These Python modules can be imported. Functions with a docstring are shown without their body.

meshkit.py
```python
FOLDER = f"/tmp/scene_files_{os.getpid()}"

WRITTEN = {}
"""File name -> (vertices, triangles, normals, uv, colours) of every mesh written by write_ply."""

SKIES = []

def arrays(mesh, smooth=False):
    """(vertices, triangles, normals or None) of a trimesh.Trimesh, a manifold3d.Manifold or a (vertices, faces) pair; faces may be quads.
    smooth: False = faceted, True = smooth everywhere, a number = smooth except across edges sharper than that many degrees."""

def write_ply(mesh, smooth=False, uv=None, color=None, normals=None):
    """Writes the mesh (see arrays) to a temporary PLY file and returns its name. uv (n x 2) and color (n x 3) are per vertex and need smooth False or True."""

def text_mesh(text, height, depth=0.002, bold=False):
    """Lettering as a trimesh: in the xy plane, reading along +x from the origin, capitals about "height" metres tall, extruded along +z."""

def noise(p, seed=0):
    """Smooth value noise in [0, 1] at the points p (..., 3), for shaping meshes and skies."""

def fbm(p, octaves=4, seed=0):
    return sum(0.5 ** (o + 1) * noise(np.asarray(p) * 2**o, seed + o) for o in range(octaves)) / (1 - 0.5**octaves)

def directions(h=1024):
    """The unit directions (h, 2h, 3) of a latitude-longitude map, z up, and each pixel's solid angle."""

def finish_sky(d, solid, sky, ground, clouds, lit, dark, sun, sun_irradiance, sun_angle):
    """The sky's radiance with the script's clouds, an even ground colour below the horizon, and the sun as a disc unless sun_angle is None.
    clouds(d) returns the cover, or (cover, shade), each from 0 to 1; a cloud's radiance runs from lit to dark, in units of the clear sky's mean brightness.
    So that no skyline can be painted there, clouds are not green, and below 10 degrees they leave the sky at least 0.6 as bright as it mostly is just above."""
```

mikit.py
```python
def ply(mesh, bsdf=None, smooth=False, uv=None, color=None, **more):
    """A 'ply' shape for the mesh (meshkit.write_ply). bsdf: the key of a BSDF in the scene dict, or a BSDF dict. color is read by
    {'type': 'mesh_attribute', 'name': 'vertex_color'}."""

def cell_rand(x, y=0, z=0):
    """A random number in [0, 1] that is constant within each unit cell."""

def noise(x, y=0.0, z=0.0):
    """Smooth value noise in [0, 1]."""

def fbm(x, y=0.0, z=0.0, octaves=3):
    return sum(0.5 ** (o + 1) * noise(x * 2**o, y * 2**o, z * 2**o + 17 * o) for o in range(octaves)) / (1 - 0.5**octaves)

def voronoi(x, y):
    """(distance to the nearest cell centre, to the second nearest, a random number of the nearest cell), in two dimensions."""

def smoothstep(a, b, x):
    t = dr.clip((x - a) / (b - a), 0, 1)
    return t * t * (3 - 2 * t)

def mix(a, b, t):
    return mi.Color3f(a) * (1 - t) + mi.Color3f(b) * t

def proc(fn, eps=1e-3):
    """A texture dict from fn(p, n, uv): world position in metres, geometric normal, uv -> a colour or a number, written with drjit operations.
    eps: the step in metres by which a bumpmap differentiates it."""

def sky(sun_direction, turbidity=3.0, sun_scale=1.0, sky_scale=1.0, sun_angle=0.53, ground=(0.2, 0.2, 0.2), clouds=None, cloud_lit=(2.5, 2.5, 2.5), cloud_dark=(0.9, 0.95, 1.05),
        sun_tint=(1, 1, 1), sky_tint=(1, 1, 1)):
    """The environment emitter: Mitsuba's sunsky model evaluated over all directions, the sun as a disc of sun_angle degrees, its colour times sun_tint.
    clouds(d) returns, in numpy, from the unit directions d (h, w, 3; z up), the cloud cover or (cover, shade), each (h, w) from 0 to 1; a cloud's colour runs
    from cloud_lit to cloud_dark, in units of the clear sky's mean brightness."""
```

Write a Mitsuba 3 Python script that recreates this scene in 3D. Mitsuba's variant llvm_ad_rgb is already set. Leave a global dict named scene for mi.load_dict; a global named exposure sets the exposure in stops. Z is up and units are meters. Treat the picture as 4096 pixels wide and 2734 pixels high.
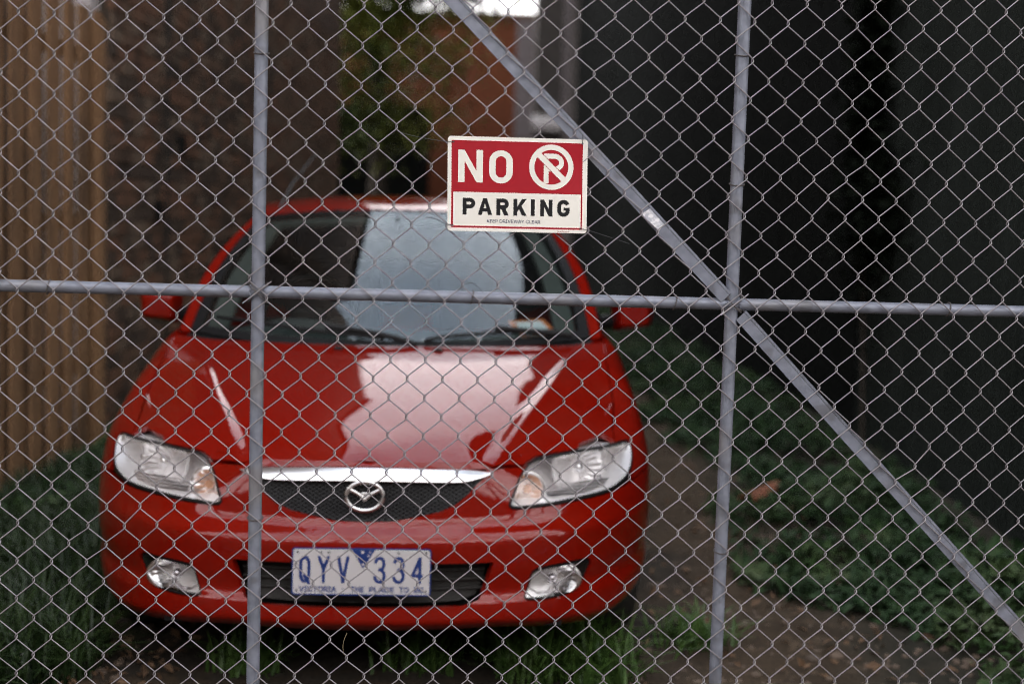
import math, random, numpy as np, trimesh, mitsuba as mi, drjit as dr, mikit, meshkit
import shapely
from shapely.geometry import Polygon, LineString, Point, box as sbox, MultiPolygon
from shapely import affinity
from shapely.ops import unary_union
from scipy.spatial import Delaunay
from scipy.interpolate import PchipInterpolator, RBFInterpolator
from scipy.ndimage import map_coordinates
import manifold3d as m3

rng = np.random.default_rng(7)
random.seed(7)
scene, labels = {"type": "scene"}, {}
T = mi.ScalarTransform4f

# ------------------------------------------------------------------ camera, sky, exposure
PITCH, ROLL, EYE = math.radians(5.5), math.radians(1.8), 1.39
_F = np.array([0, math.cos(PITCH), -math.sin(PITCH)])
_R0 = np.array([1.0, 0, 0])
_D0 = np.cross(_F, _R0)
_DOWN = math.sin(ROLL) * _R0 + math.cos(ROLL) * _D0
exposure = 2.9
scene["camera"] = {
    "type": "thinlens", "fov": 39.60, "fov_axis": "x", "near_clip": 0.05, "far_clip": 500.0,
    "aperture_radius": 0.0132, "focus_distance": 3.05,
    "to_world": T().look_at(origin=[0, 0, EYE], target=(np.array([0, 0, EYE]) + _F).tolist(), up=(-_DOWN).tolist()),
}


def clouds(d):
    """bright pale overcast low down, thinning to a duller blue grey overhead"""
    n = meshkit.fbm(d * [3.0, 3.0, 6.0] + 3.1, 4, seed=5)
    up = np.clip(d[..., 2], 0, 1)
    return np.ones(d.shape[:2]), np.clip(1.35 * (up - 0.40) + (n - 0.5) * 0.55, 0, 1)


scene["sky"] = mikit.sky([0.25, -0.55, 0.8], turbidity=4, sun_scale=0.07, sun_angle=60, sun_tint=(0.95, 1.0, 1.12), clouds=clouds,
                         cloud_lit=(4.2, 4.1, 4.1), cloud_dark=(1.35, 1.66, 2.15))


# ------------------------------------------------------------------ helpers
_used = {}


def numbered(name):
    n = _used.get(name, -1) + 1
    _used[name] = n
    return name if n == 0 else f"{name}_{n:03d}"


def thing(name, label, cat, group=None):
    k = numbered(name)
    labels[k] = {"label": label, "category": cat}
    if group:
        labels[k]["group"] = group
    return k


def obj(name, mesh, mat, parent=None, smooth=35, label=None, kind=None, **more):
    k = numbered((parent + "__" if parent else "") + name)
    scene[k] = mikit.ply(mesh, mat, smooth=smooth, **more)
    if label or kind:
        labels.setdefault(k, {})
        if label:
            labels[k]["label"] = label
        if kind:
            labels[k]["kind"] = kind
    return k


def tag(k, label, cat, group=None):
    labels.setdefault(k, {}).update(label=label, category=cat)
    if group:
        labels[k]["group"] = group
    return k


def cat(ms):
    return trimesh.util.concatenate(ms)


def bx(x0, x1, y0, y1, z0, z1):
    b = trimesh.creation.box((x1 - x0, y1 - y0, z1 - z0))
    b.apply_translation(((x0 + x1) / 2, (y0 + y1) / 2, (z0 + z1) / 2))
    return b


def rbox(c, size, r):
    """rounded box: hull of spheres"""
    s = np.array(size) / 2 - r
    balls = [m3.Manifold.sphere(r, 16).translate((np.array(c) + s * [a, b, d]).tolist()) for a in (-1, 1) for b in (-1, 1) for d in (-1, 1)]
    m = m3.Manifold.batch_hull(balls).to_mesh()
    return trimesh.Trimesh(m.vert_properties[:, :3], m.tri_verts, process=False)


def tube(path, r, n=8, closed=False):
    P = np.asarray(path, float)
    t = np.gradient(P, axis=0) if not closed else np.roll(P, -1, 0) - np.roll(P, 1, 0)
    t /= np.maximum(np.linalg.norm(t, axis=1, keepdims=True), 1e-9)
    ref = np.array([0.0, 0, 1]) if abs(t[:, 2]).mean() < 0.8 else np.array([0, 1.0, 0])
    a = np.cross(t, ref)
    a /= np.maximum(np.linalg.norm(a, axis=1, keepdims=True), 1e-9)
    b = np.cross(a, t)
    th = np.arange(n) / n * 2 * np.pi
    rr = np.broadcast_to(np.asarray(r, float), (len(P),))
    V = P[:, None] + rr[:, None, None] * (np.cos(th)[None, :, None] * a[:, None] + np.sin(th)[None, :, None] * b[:, None])
    i, j = np.meshgrid(np.arange(len(P) - (0 if closed else 1)), np.arange(n), indexing="ij")
    i2, j2 = (i + 1) % len(P), (j + 1) % n
    q = np.stack([i * n + j, i2 * n + j, i2 * n + j2, i * n + j2], -1).reshape(-1, 4)
    f = np.vstack([q[:, [0, 2, 1]], q[:, [0, 3, 2]]])
    V = V.reshape(-1, 3)
    if not closed:
        c0, c1 = len(V), len(V) + 1
        V = np.vstack([V, P[0], P[-1]])
        k = np.arange(n)
        e = (len(P) - 1) * n
        f = np.vstack([f, np.stack([np.full(n, c0), k, (k + 1) % n], 1), np.stack([np.full(n, c1), e + (k + 1) % n, e + k], 1)])
    return trimesh.Trimesh(V, f, process=False)


def grid_mesh(P):
    a, b = P.shape[:2]
    i, j = np.meshgrid(np.arange(a - 1), np.arange(b - 1), indexing="ij")
    q = np.stack([i * b + j, (i + 1) * b + j, (i + 1) * b + j + 1, i * b + j + 1], -1).reshape(-1, 4)
    return trimesh.Trimesh(P.reshape(-1, 3), np.vstack([q[:, [0, 1, 2]], q[:, [0, 2, 3]]]), process=False)


def polys(g):
    return [p for p in getattr(g, "geoms", [g]) if p.geom_type == "Polygon" and p.area > 1e-7]


def densify(ring, h):
    c = np.asarray(ring.coords)[:-1]
    out = []
    for p, q in zip(c, np.roll(c, -1, 0)):
        n = max(1, int(math.ceil(np.hypot(*(q - p)) / h)))
        out.append(p + (q - p) * (np.arange(n) / n)[:, None])
    return np.vstack(out)


def tri2d(poly, h):
    rings = [densify(r, h) for r in [poly.exterior, *poly.interiors]]
    B = np.vstack(rings)
    x0, y0, x1, y1 = poly.bounds
    gx, gy = np.meshgrid(np.arange(x0, x1, h), np.arange(y0, y1, h))
    g = np.stack([gx.ravel(), gy.ravel()], 1)
    inn = poly.buffer(-0.45 * h)
    g = g[shapely.contains_xy(inn, g[:, 0], g[:, 1])] if not inn.is_empty else g[:0]
    P = np.vstack([B, g])
    f = Delaunay(P + rng.normal(0, 1e-6, P.shape)).simplices
    c = P[f].mean(1)
    f = f[shapely.contains_xy(poly, c[:, 0], c[:, 1])]
    return P, f, rings


def lifted(poly, fn, h=0.012, skirt=0.012):
    """fn((n,2)) -> (n,3); polygon lifted on the surface, edges turned inwards by skirt along -normal"""
    ms = []
    for p in polys(poly):
        P, f, rings = tri2d(p, h)
        V = fn(P)
        e = 1e-3
        nn = np.cross(fn(P + [e, 0]) - fn(P - [e, 0]), fn(P + [0, e]) - fn(P - [0, e]))
        nn /= np.maximum(np.linalg.norm(nn, axis=1, keepdims=True), 1e-12)
        a, b, c = V[f[:, 0]], V[f[:, 1]], V[f[:, 2]]
        flip = (np.cross(b - a, c - a) * nn[f[:, 0]]).sum(1) < 0
        f[flip] = f[flip][:, [0, 2, 1]]
        ms.append(trimesh.Trimesh(V, f, process=False))
        if skirt:
            o = 0
            for r in rings:
                n = len(r)
                top, low = V[o:o + n], V[o:o + n] - nn[o:o + n] * skirt
                k = np.arange(n)
                k2 = (k + 1) % n
                ms.append(trimesh.Trimesh(np.vstack([top, low]), np.vstack([np.stack([k, k2, n + k2], 1), np.stack([k, n + k2, n + k], 1)]), process=False))
                o += n
    return cat(ms)


def stroke(pts, w, cap="flat", join="mitre"):
    return LineString(pts).buffer(w / 2, cap_style=cap, join_style=join, mitre_limit=3)


def arc(cx, cy, rx, ry, a0, a1, n=16):
    a = np.radians(np.linspace(a0, a1, n))
    return [(cx + rx * math.cos(t), cy + ry * math.sin(t)) for t in a]


def extr(g, depth):
    return cat([trimesh.creation.extrude_polygon(p, depth, engine="earcut") for p in polys(g)])


def lathe(prof, n=32):
    return trimesh.creation.revolve(np.asarray(prof, float), sections=n)


# ------------------------------------------------------------------ materials
def P_(name, color, rough=0.5, bump=None, eps=1e-3, **kw):
    d = {"type": "principled", "base_color": color if isinstance(color, dict) else {"type": "rgb", "value": list(color)}, "roughness": rough, **kw}
    if bump is not None:
        d = {"type": "bumpmap", "relief": mikit.proc(bump[0], eps), "scale": bump[1], "inner": d}
    scene[name] = {"type": "twosided", "bsdf": d}


def nz(p, s, o=3):
    return mikit.fbm(p.x * s, p.y * s, p.z * s, o)


def galv(p, n, uv):
    a = nz(p, 60, 3)
    b = nz(p, 9, 3)
    c = mikit.mix((0.140, 0.150, 0.182), (0.25, 0.265, 0.318), a)
    c = mikit.mix(c, (0.21, 0.19, 0.175), mikit.smoothstep(0.55, 0.8, b) * 0.55)
    return mikit.mix(c, (0.10, 0.095, 0.095), mikit.smoothstep(0.66, 0.78, nz(p, 23, 2)) * 0.5)


P_("galvanised", mikit.proc(galv), 0.5, metallic=0.35, specular=0.5)
P_("wire_metal", mikit.proc(lambda p, n, uv: mikit.mix((0.165, 0.150, 0.158), (0.32, 0.295, 0.308), nz(p, 18, 4))), 0.42, metallic=0.5, specular=0.5)
P_("black_wire", (0.02, 0.02, 0.022), 0.4)
P_("rusty_wire", (0.085, 0.075, 0.072), 0.7, metallic=0.2)
P_("old_sticker", mikit.proc(lambda p, n, uv: mikit.mix((0.42, 0.43, 0.47), (0.72, 0.70, 0.70), mikit.smoothstep(0.42, 0.6, nz(p, 120, 3)))), 0.6)
P_("sign_white", (0.70, 0.67, 0.605), 0.35, clearcoat=0.4, clearcoat_gloss=0.85)
P_("sign_red", (0.31, 0.006, 0.014), 0.45, specular=0.25, clearcoat=0.35, clearcoat_gloss=0.9)
P_("sign_black", (0.009, 0.009, 0.010), 0.5, specular=0.25)
P_("sign_blue", (0.012, 0.018, 0.06), 0.35)
P_("plate_white", (0.50, 0.475, 0.48), 0.35)
P_("plate_blue", (0.010, 0.028, 0.14), 0.4)


def paint(p, n, uv):
    dust = mikit.smoothstep(0.45, 0.75, nz(p, 6, 4)) * 0.05
    return mikit.mix(mikit.mix((0.175, 0.0040, 0.0009), (0.215, 0.0048, 0.0009), nz(p, 3.0, 3)), (0.20, 0.065, 0.04), dust)


scene["red_paint"] = {"type": "twosided", "bsdf": {"type": "plastic", "int_ior": 1.5, "diffuse_reflectance": mikit.proc(paint)}}
P_("black_plastic", (0.009, 0.009, 0.0095), 0.5, specular=0.18)
P_("grey_plastic", (0.055, 0.06, 0.062), 0.6)
P_("dash_plastic", (0.05, 0.057, 0.058), 0.65)
P_("trim_grey", (0.075, 0.085, 0.08), 0.8, specular=0.2)
P_("seat_cloth", (0.03, 0.032, 0.036), 0.9)
P_("rubber", mikit.proc(lambda p, n, uv: mikit.mix((0.012, 0.012, 0.012), (0.035, 0.032, 0.028), nz(p, 14, 3))), 0.8)
P_("alloy", (0.45, 0.45, 0.47), 0.35, metallic=0.8)
scene["chrome"] = {"type": "twosided", "bsdf": {"type": "roughconductor", "material": "Cr", "alpha": 0.09}}
P_("chrome_satin", (0.95, 0.94, 0.93), 0.28, metallic=1.0)
P_("lamp_silver", (0.95, 0.94, 0.94), 0.12, metallic=1.0)
P_("lamp_grey", (0.78, 0.76, 0.76), 0.3, metallic=0.4)
P_("rim_white", (0.75, 0.74, 0.74), 0.4)
P_("grille_plastic", (0.022, 0.023, 0.025), 0.4, specular=0.4)
P_("amber", (0.50, 0.25, 0.14), 0.3)
scene["glass"] = {"type": "thindielectric", "int_ior": 1.5, "specular_reflectance": {"type": "rgb", "value": [0.90, 0.96, 0.97]}, "specular_transmittance": {"type": "rgb", "value": [0.72, 0.78, 0.76]}}
scene["lamp_glass"] = {"type": "thindielectric", "int_ior": 1.45}
P_("dark_glass", (0.01, 0.011, 0.012), 0.05, specular=0.6)
P_("label_white", (0.55, 0.60, 0.63), 0.6)
P_("label_orange", (0.55, 0.16, 0.04), 0.6)


# ground: one sheet, dirt drive down the middle, darker soil at the sides
def ground_c(p, n, uv):
    a = nz(p, 3.0, 4)
    b = nz(p, 24.0, 4)
    f = nz(p, 110.0, 2)
    soil = mikit.mix((0.030, 0.020, 0.012), (0.080, 0.055, 0.034), a)
    soil = mikit.mix(soil, (0.125, 0.088, 0.058), mikit.smoothstep(0.55, 0.75, b) * 0.5)
    soil = mikit.mix(soil, (0.022, 0.018, 0.014), mikit.smoothstep(0.5, 0.7, f) * 0.5)
    green = mikit.mix((0.012, 0.012, 0.008), (0.040, 0.034, 0.024), b)
    under_car_shade = mikit.smoothstep(0.75, 0.35, p.x + 0.5 * (a - 0.5)) * mikit.smoothstep(-1.6, -1.1, p.x + 0.4 * (b - 0.5)) * mikit.smoothstep(3.85, 4.15, p.y + 0.5 * (b - 0.5)) * mikit.smoothstep(8.6, 8.0, p.y)  # shade beneath the parked car, painted into the soil colour
    soil = mikit.mix(soil, mikit.mix((0.014, 0.012, 0.010), (0.035, 0.030, 0.024), b), under_car_shade * 0.9)
    side = mikit.smoothstep(0.85, 1.35, p.x + 0.35 * (a - 0.5)) + mikit.smoothstep(-1.15, -1.6, p.x + 0.35 * (a - 0.5))
    lane = mikit.smoothstep(2.6, 3.4, p.y)
    c = mikit.mix(soil, green, dr.clip(side, 0, 1) * lane)
    street = mikit.smoothstep(-1.9, -2.0, p.y)
    return mikit.mix(c, mikit.mix((0.045, 0.045, 0.047), (0.07, 0.07, 0.072), f), street)


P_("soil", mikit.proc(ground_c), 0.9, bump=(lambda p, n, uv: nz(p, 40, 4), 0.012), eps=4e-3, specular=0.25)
P_("pebble", mikit.proc(lambda p, n, uv: mikit.mix((0.045, 0.033, 0.024), (0.16, 0.115, 0.085), mikit.noise(p.x * 17, p.y * 17, 3.3))), 0.85)
P_("dry_leaf", mikit.proc(lambda p, n, uv: mikit.mix((0.06, 0.033, 0.018), (0.19, 0.11, 0.06), mikit.noise(p.x * 21, p.y * 21, 1.3))), 0.8)
P_("weed_leaf", mikit.proc(lambda p, n, uv: mikit.mix(mikit.mix((0.009, 0.026, 0.009), (0.044, 0.080, 0.034), mikit.noise(p.x * 31, p.y * 31, p.z * 31)),
                                                     mikit.mix((0.014, 0.056, 0.006), (0.095, 0.120, 0.060), mikit.noise(p.x * 9, p.y * 9, p.z * 9)), mikit.smoothstep(0.45, 0.72, nz(p, 3.2, 3)))), 0.6, specular=0.15)
P_("grass_blade", mikit.proc(lambda p, n, uv: mikit.mix((0.005, 0.016, 0.003), (0.026, 0.050, 0.012), mikit.noise(p.x * 25, p.y * 25, p.z * 8))), 0.5, specular=0.4)
P_("tuft_blade", mikit.proc(lambda p, n, uv: mikit.mix((0.020, 0.058, 0.008), (0.085, 0.15, 0.035), mikit.noise(p.x * 25, p.y * 25, p.z * 8))), 0.5, specular=0.4)
P_("straw", (0.28, 0.22, 0.12), 0.8)
P_("tree_leaf", mikit.proc(lambda p, n, uv: mikit.mix((0.028, 0.058, 0.007), (0.32, 0.34, 0.055), mikit.smoothstep(0.3, 0.75, nz(p, 1.3, 3)) * (0.4 + 0.6 * mikit.noise(p.x * 7, p.y * 7, p.z * 7)))), 0.55)
P_("vine_leaf", (0.008, 0.011, 0.007), 0.8, specular=0.05)
P_("bark", (0.06, 0.048, 0.038), 0.9)


def wood_c(p, n, uv):
    g = nz(mi.Point3f(p.x * 9, p.y * 9, p.z * 0.5), 5, 4)
    tone = mikit.cell_rand(p.y / 0.137 + 3.0, 0, 1)
    c = mikit.mix((0.175, 0.094, 0.045), (0.37, 0.215, 0.112), g)
    c = mikit.mix(c, (0.105, 0.060, 0.032), tone * 0.45)
    return mikit.mix(c, (0.045, 0.034, 0.026), mikit.smoothstep(0.5, 0.7, nz(mi.Point3f(p.x, p.y * 4, p.z * 0.6), 2.2, 3)) * 0.5)


P_("paling_wood", mikit.proc(wood_c), 0.85, bump=(lambda p, n, uv: nz(mi.Point3f(p.x * 14, p.y * 14, p.z * 0.7), 6, 3), 0.004), eps=2e-3)
P_("white_paint", mikit.proc(lambda p, n, uv: mikit.mix((0.72, 0.68, 0.69), (0.55, 0.50, 0.48), nz(p, 8, 3))), 0.6)
BR = [((0.11, 0.067, 0.045), (0.18, 0.108, 0.072)), ((0.14, 0.074, 0.046), (0.21, 0.108, 0.066)), ((0.06, 0.042, 0.032), (0.105, 0.072, 0.053)), ((0.14, 0.098, 0.07), (0.21, 0.148, 0.105))]
for i, (a, b) in enumerate(BR):
    P_(f"brick_tone{i}", mikit.proc(lambda p, n, uv, a=a, b=b: mikit.mix(mikit.mix(a, b, nz(p, 30, 3)), (0.022, 0.018, 0.015), mikit.smoothstep(0.5, 0.75, nz(p, 5, 3)) * 0.6)), 0.9)


def brickwork(p, n, uv):
    r = p.z / 0.086
    row = dr.floor(r)
    c = (p.y + p.x) / 0.24 + 0.5 * (row - 2 * dr.floor(row / 2))
    fx, fz = c - dr.floor(c), r - row
    joint = dr.maximum(mikit.smoothstep(0.05, 0.03, fx) + mikit.smoothstep(0.95, 0.97, fx), mikit.smoothstep(0.10, 0.06, fz) + mikit.smoothstep(0.90, 0.94, fz))
    col = mikit.mix((0.075, 0.05, 0.04), (0.17, 0.10, 0.07), mikit.cell_rand(c, row, 4))
    return mikit.mix(col, (0.11, 0.095, 0.08), dr.clip(joint, 0, 1))


P_("far_brick", mikit.proc(brickwork), 0.9)
P_("mortar", mikit.proc(lambda p, n, uv: mikit.mix((0.036, 0.027, 0.020), (0.065, 0.050, 0.037), nz(p, 12, 3))), 0.95)
P_("brown_render", mikit.proc(lambda p, n, uv: mikit.mix((0.15, 0.088, 0.055), (0.20, 0.122, 0.08), nz(p, 3, 4))), 0.9)
P_("orange_wall", mikit.proc(lambda p, n, uv: mikit.mix((0.115, 0.030, 0.010), (0.155, 0.043, 0.015), nz(p, 1.6, 4))), 0.9)
P_("grey_render", mikit.proc(lambda p, n, uv: mikit.mix((0.075, 0.066, 0.062), (0.11, 0.097, 0.09), nz(p, 1.5, 4))), 0.9)
P_("pipe_grey", (0.16, 0.135, 0.14), 0.6)
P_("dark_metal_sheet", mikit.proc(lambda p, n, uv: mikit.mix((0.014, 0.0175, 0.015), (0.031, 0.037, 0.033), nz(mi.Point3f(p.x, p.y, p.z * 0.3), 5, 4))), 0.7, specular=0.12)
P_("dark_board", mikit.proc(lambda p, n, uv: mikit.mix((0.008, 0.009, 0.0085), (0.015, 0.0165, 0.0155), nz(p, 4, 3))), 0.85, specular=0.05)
P_("roof_tile", (0.10, 0.06, 0.05), 0.8)
P_("terracotta", mikit.proc(lambda p, n, uv: mikit.mix((0.17, 0.06, 0.03), (0.24, 0.09, 0.045), nz(p, 30, 3))), 0.8)
P_("paper", (0.62, 0.62, 0.62), 0.9)
P_("asphalt", mikit.proc(lambda p, n, uv: mikit.mix((0.045, 0.045, 0.047), (0.07, 0.07, 0.072), nz(p, 40, 2))), 0.9)

# ------------------------------------------------------------------ the setting: ground
gx = np.unique(np.r_[np.linspace(-300, -6, 12), np.linspace(-6, 6, 160), np.linspace(6, 300, 12)])
gy = np.unique(np.r_[np.linspace(-300, 1, 14), np.linspace(1, 18, 220), np.linspace(18, 300, 12)])
GX, GY = np.meshgrid(gx, gy, indexing="ij")


def ground_z(x, y):
    p = np.stack([np.asarray(x, float) * 1.7, np.asarray(y, float) * 1.7, np.zeros_like(np.asarray(x, float))], -1)
    near = np.clip((np.asarray(y) - 1.5) / 1.5, 0, 1) * np.clip((40 - np.asarray(y)) / 5, 0, 1)
    z = (meshkit.fbm(p, 4, seed=3) - 0.5) * 0.05 * near
    z = z + 0.02 * np.clip((np.asarray(x) - 1.2) / 0.9, 0, 1) * near * (np.asarray(x) < 6)
    z = z + 0.06 * np.clip((-1.5 - np.asarray(x)) / 0.8, 0, 1) * near * (np.asarray(x) > -6)
    return z - 0.012 * near


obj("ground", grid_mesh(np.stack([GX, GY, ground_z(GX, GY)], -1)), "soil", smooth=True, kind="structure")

# ------------------------------------------------------------------ left: timber paling fence, brick building
fx = -2.2
pf = thing("paling_fence", "tall brown timber paling fence along the left edge of the driveway", "fence")
y = 2.9
i = 0
while y < 7.5:
    w = rng.uniform(0.10, 0.145)
    top = 2.325 + rng.uniform(-0.01, 0.01)
    lap = 0.034 * (i % 2)
    m = bx(fx - 0.016 - lap, fx - lap + rng.uniform(-0.002, 0.003), y - (0.02 if lap else 0), y + w - rng.uniform(0.004, 0.02) + (0.03 if lap else 0), 0.02, top)
    m.apply_transform(trimesh.transformations.rotation_matrix(rng.normal(0, 0.004), [1, 0, 0], (fx, y, 0)))
    m.apply_transform(trimesh.transformations.rotation_matrix(rng.normal(0, 0.02), [0, 0, 1], (fx, y + w / 2, 0)))
    obj("paling", m, "paling_wood", pf, smooth=False)
    y += w + 0.002
    i += 1
for z in (0.45, 1.2, 2.05):
    obj("rail", bx(fx - 0.09, fx - 0.045, 2.9, 7.5, z, z + 0.075), "paling_wood", pf, smooth=False)
for yy in (3.0, 5.3):
    obj("post", bx(fx - 0.19, fx - 0.093, yy, yy + 0.1, 0, 2.2), "paling_wood", pf, smooth=False)
obj("end_post", bx(fx - 0.10, fx + 0.012, 7.505, 7.62, 0, 2.29), "paling_wood", pf, smooth=False)

wx = -2.35
bb = thing("brick_building", "dark brown brick building along the left side of the driveway beyond the paling fence", "building")
obj("wall", cat([bx(wx - 6, wx, 8.25, 18.7, -0.1, 11.2)]), "mortar", bb, smooth=False)
bl = [[], [], [], []]
rest = []
near = []
r = 0
z = 0.02
while z < 3.35:
    y = 8.25 - (0.12 if r % 2 else 0)
    while y < 18.65:
        y0, y1 = max(y, 8.25), min(y + 0.23, 18.69)
        if y1 - y0 > 0.05:
            d = 0.011 + rng.uniform(-0.004, 0.005)
            b = bx(wx - 0.02, wx + d, y0, y1, z, z + 0.076)
            b.apply_transform(trimesh.transformations.rotation_matrix(rng.normal(0, 0.006), [0, 0, 1], b.centroid))
            depth = y1
            vis = abs(z - 1.9) < 1.05
            near.append((depth + (0 if vis else 50), b))
        y += 0.24
    z += 0.086
    r += 1
near.sort(key=lambda t: t[0])
for k, (_, b) in enumerate(near):
    tone = int(rng.integers(0, 4)) if b.centroid[1] < 13.6 else int(rng.choice([0, 0, 3, 1]))
    if k < 300:
        obj("brick", b, f"brick_tone{tone}", bb, smooth=False)
    else:
        bl[tone].append(b)
for tone in range(4):
    obj("brickwork", cat(bl[tone]), f"brick_tone{tone}", bb, smooth=False, kind="stuff")
obj("upper_brickwork", bx(wx - 5.9, wx + 0.012, 8.25, 18.7, z + 0.004, 11.198), "far_brick", bb, smooth=False)
obj("joint", bx(wx - 0.01, wx + 0.019, 9.52, 9.58, 0.0, 11.0), "rubber", bb, smooth=False)
obj("front_wing", bx(-9.0, -2.6, 2.4, 7.85, -0.1, 14.0), "far_brick", bb, smooth=False)
obj("vent", bx(wx - 0.01, wx + 0.022, 9.86, 10.06, 1.67, 1.80), "black_plastic", bb, smooth=False)
obj("vent", bx(wx - 0.01, wx + 0.022, 9.22, 9.42, 1.22, 1.35), "black_plastic", bb, smooth=False)
obj("gutter", bx(wx - 0.02, wx + 0.14, 8.2, 18.75, 11.2, 11.32), "grey_plastic", bb, smooth=False)
obj("roof", trimesh.Trimesh([(wx + 0.12, 8.1, 11.33), (wx + 0.12, 18.9, 11.33), (wx - 3.2, 18.9, 13.0), (wx - 3.2, 8.1, 13.0), (wx - 6.4, 8.1, 11.33), (wx - 6.4, 18.9, 11.33)],
    [[0, 1, 2], [0, 2, 3], [3, 2, 5], [3, 5, 4], [0, 3, 4], [1, 5, 2]], process=False), "roof_tile", bb, smooth=False)
ws = thing("white_outbuilding", "white painted wall of a small outbuilding showing above the end of the paling fence", "outbuilding")
obj("wall", bx(wx - 1.6, -2.40, 8.02, 8.2, -0.1, 3.3), "white_paint", ws, smooth=False)
obj("roof", bx(wx - 1.65, -2.37, 7.9, 8.22, 3.3, 3.38), "grey_plastic", ws, smooth=False)

# ------------------------------------------------------------------ right: dark metal clad wall and long dark boundary
rx = 2.22
dw = thing("metal_clad_wall", "dark charcoal ribbed metal side of a building close by on the right", "wall")
x0 = 2.9
while x0 < 8.9:
    ys, off = [], []
    yy = x0
    while yy < x0 + 0.755:
        for dy, o in ((0.0, 0.0), (0.058, 0.0), (0.064, 0.032), (0.090, 0.032)):
            ys.append(yy + dy)
            off.append(o)
        yy += 0.0945
    ys, off = np.array(ys), np.array(off) + rng.uniform(0, 0.004)
    P = np.stack([np.stack([rx - off, ys, np.full_like(ys, z)], 1) for z in (0.0, 12.0)], 0)
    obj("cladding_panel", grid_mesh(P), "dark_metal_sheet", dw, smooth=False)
    x0 += 0.756
obj("backing_wall", bx(rx + 0.03, rx + 0.3, 2.9, 9.0, -0.1, 12.0), "dark_board", dw, smooth=False)
obj("capping", bx(rx - 0.06, rx + 0.32, 2.88, 9.02, 12.003, 12.1), "dark_metal_sheet", dw, smooth=False)
db = thing("dark_boundary_wall", "long black boarded wall receding at the right beyond the charcoal metal cladding", "wall")
A, Bp = np.array([2.2, 9.05]), np.array([0.98, 25.0])
L_ = np.hypot(*(Bp - A))
dv = (Bp - A) / L_
nv = np.array([dv[1], -dv[0]])
k = 0.0
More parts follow.
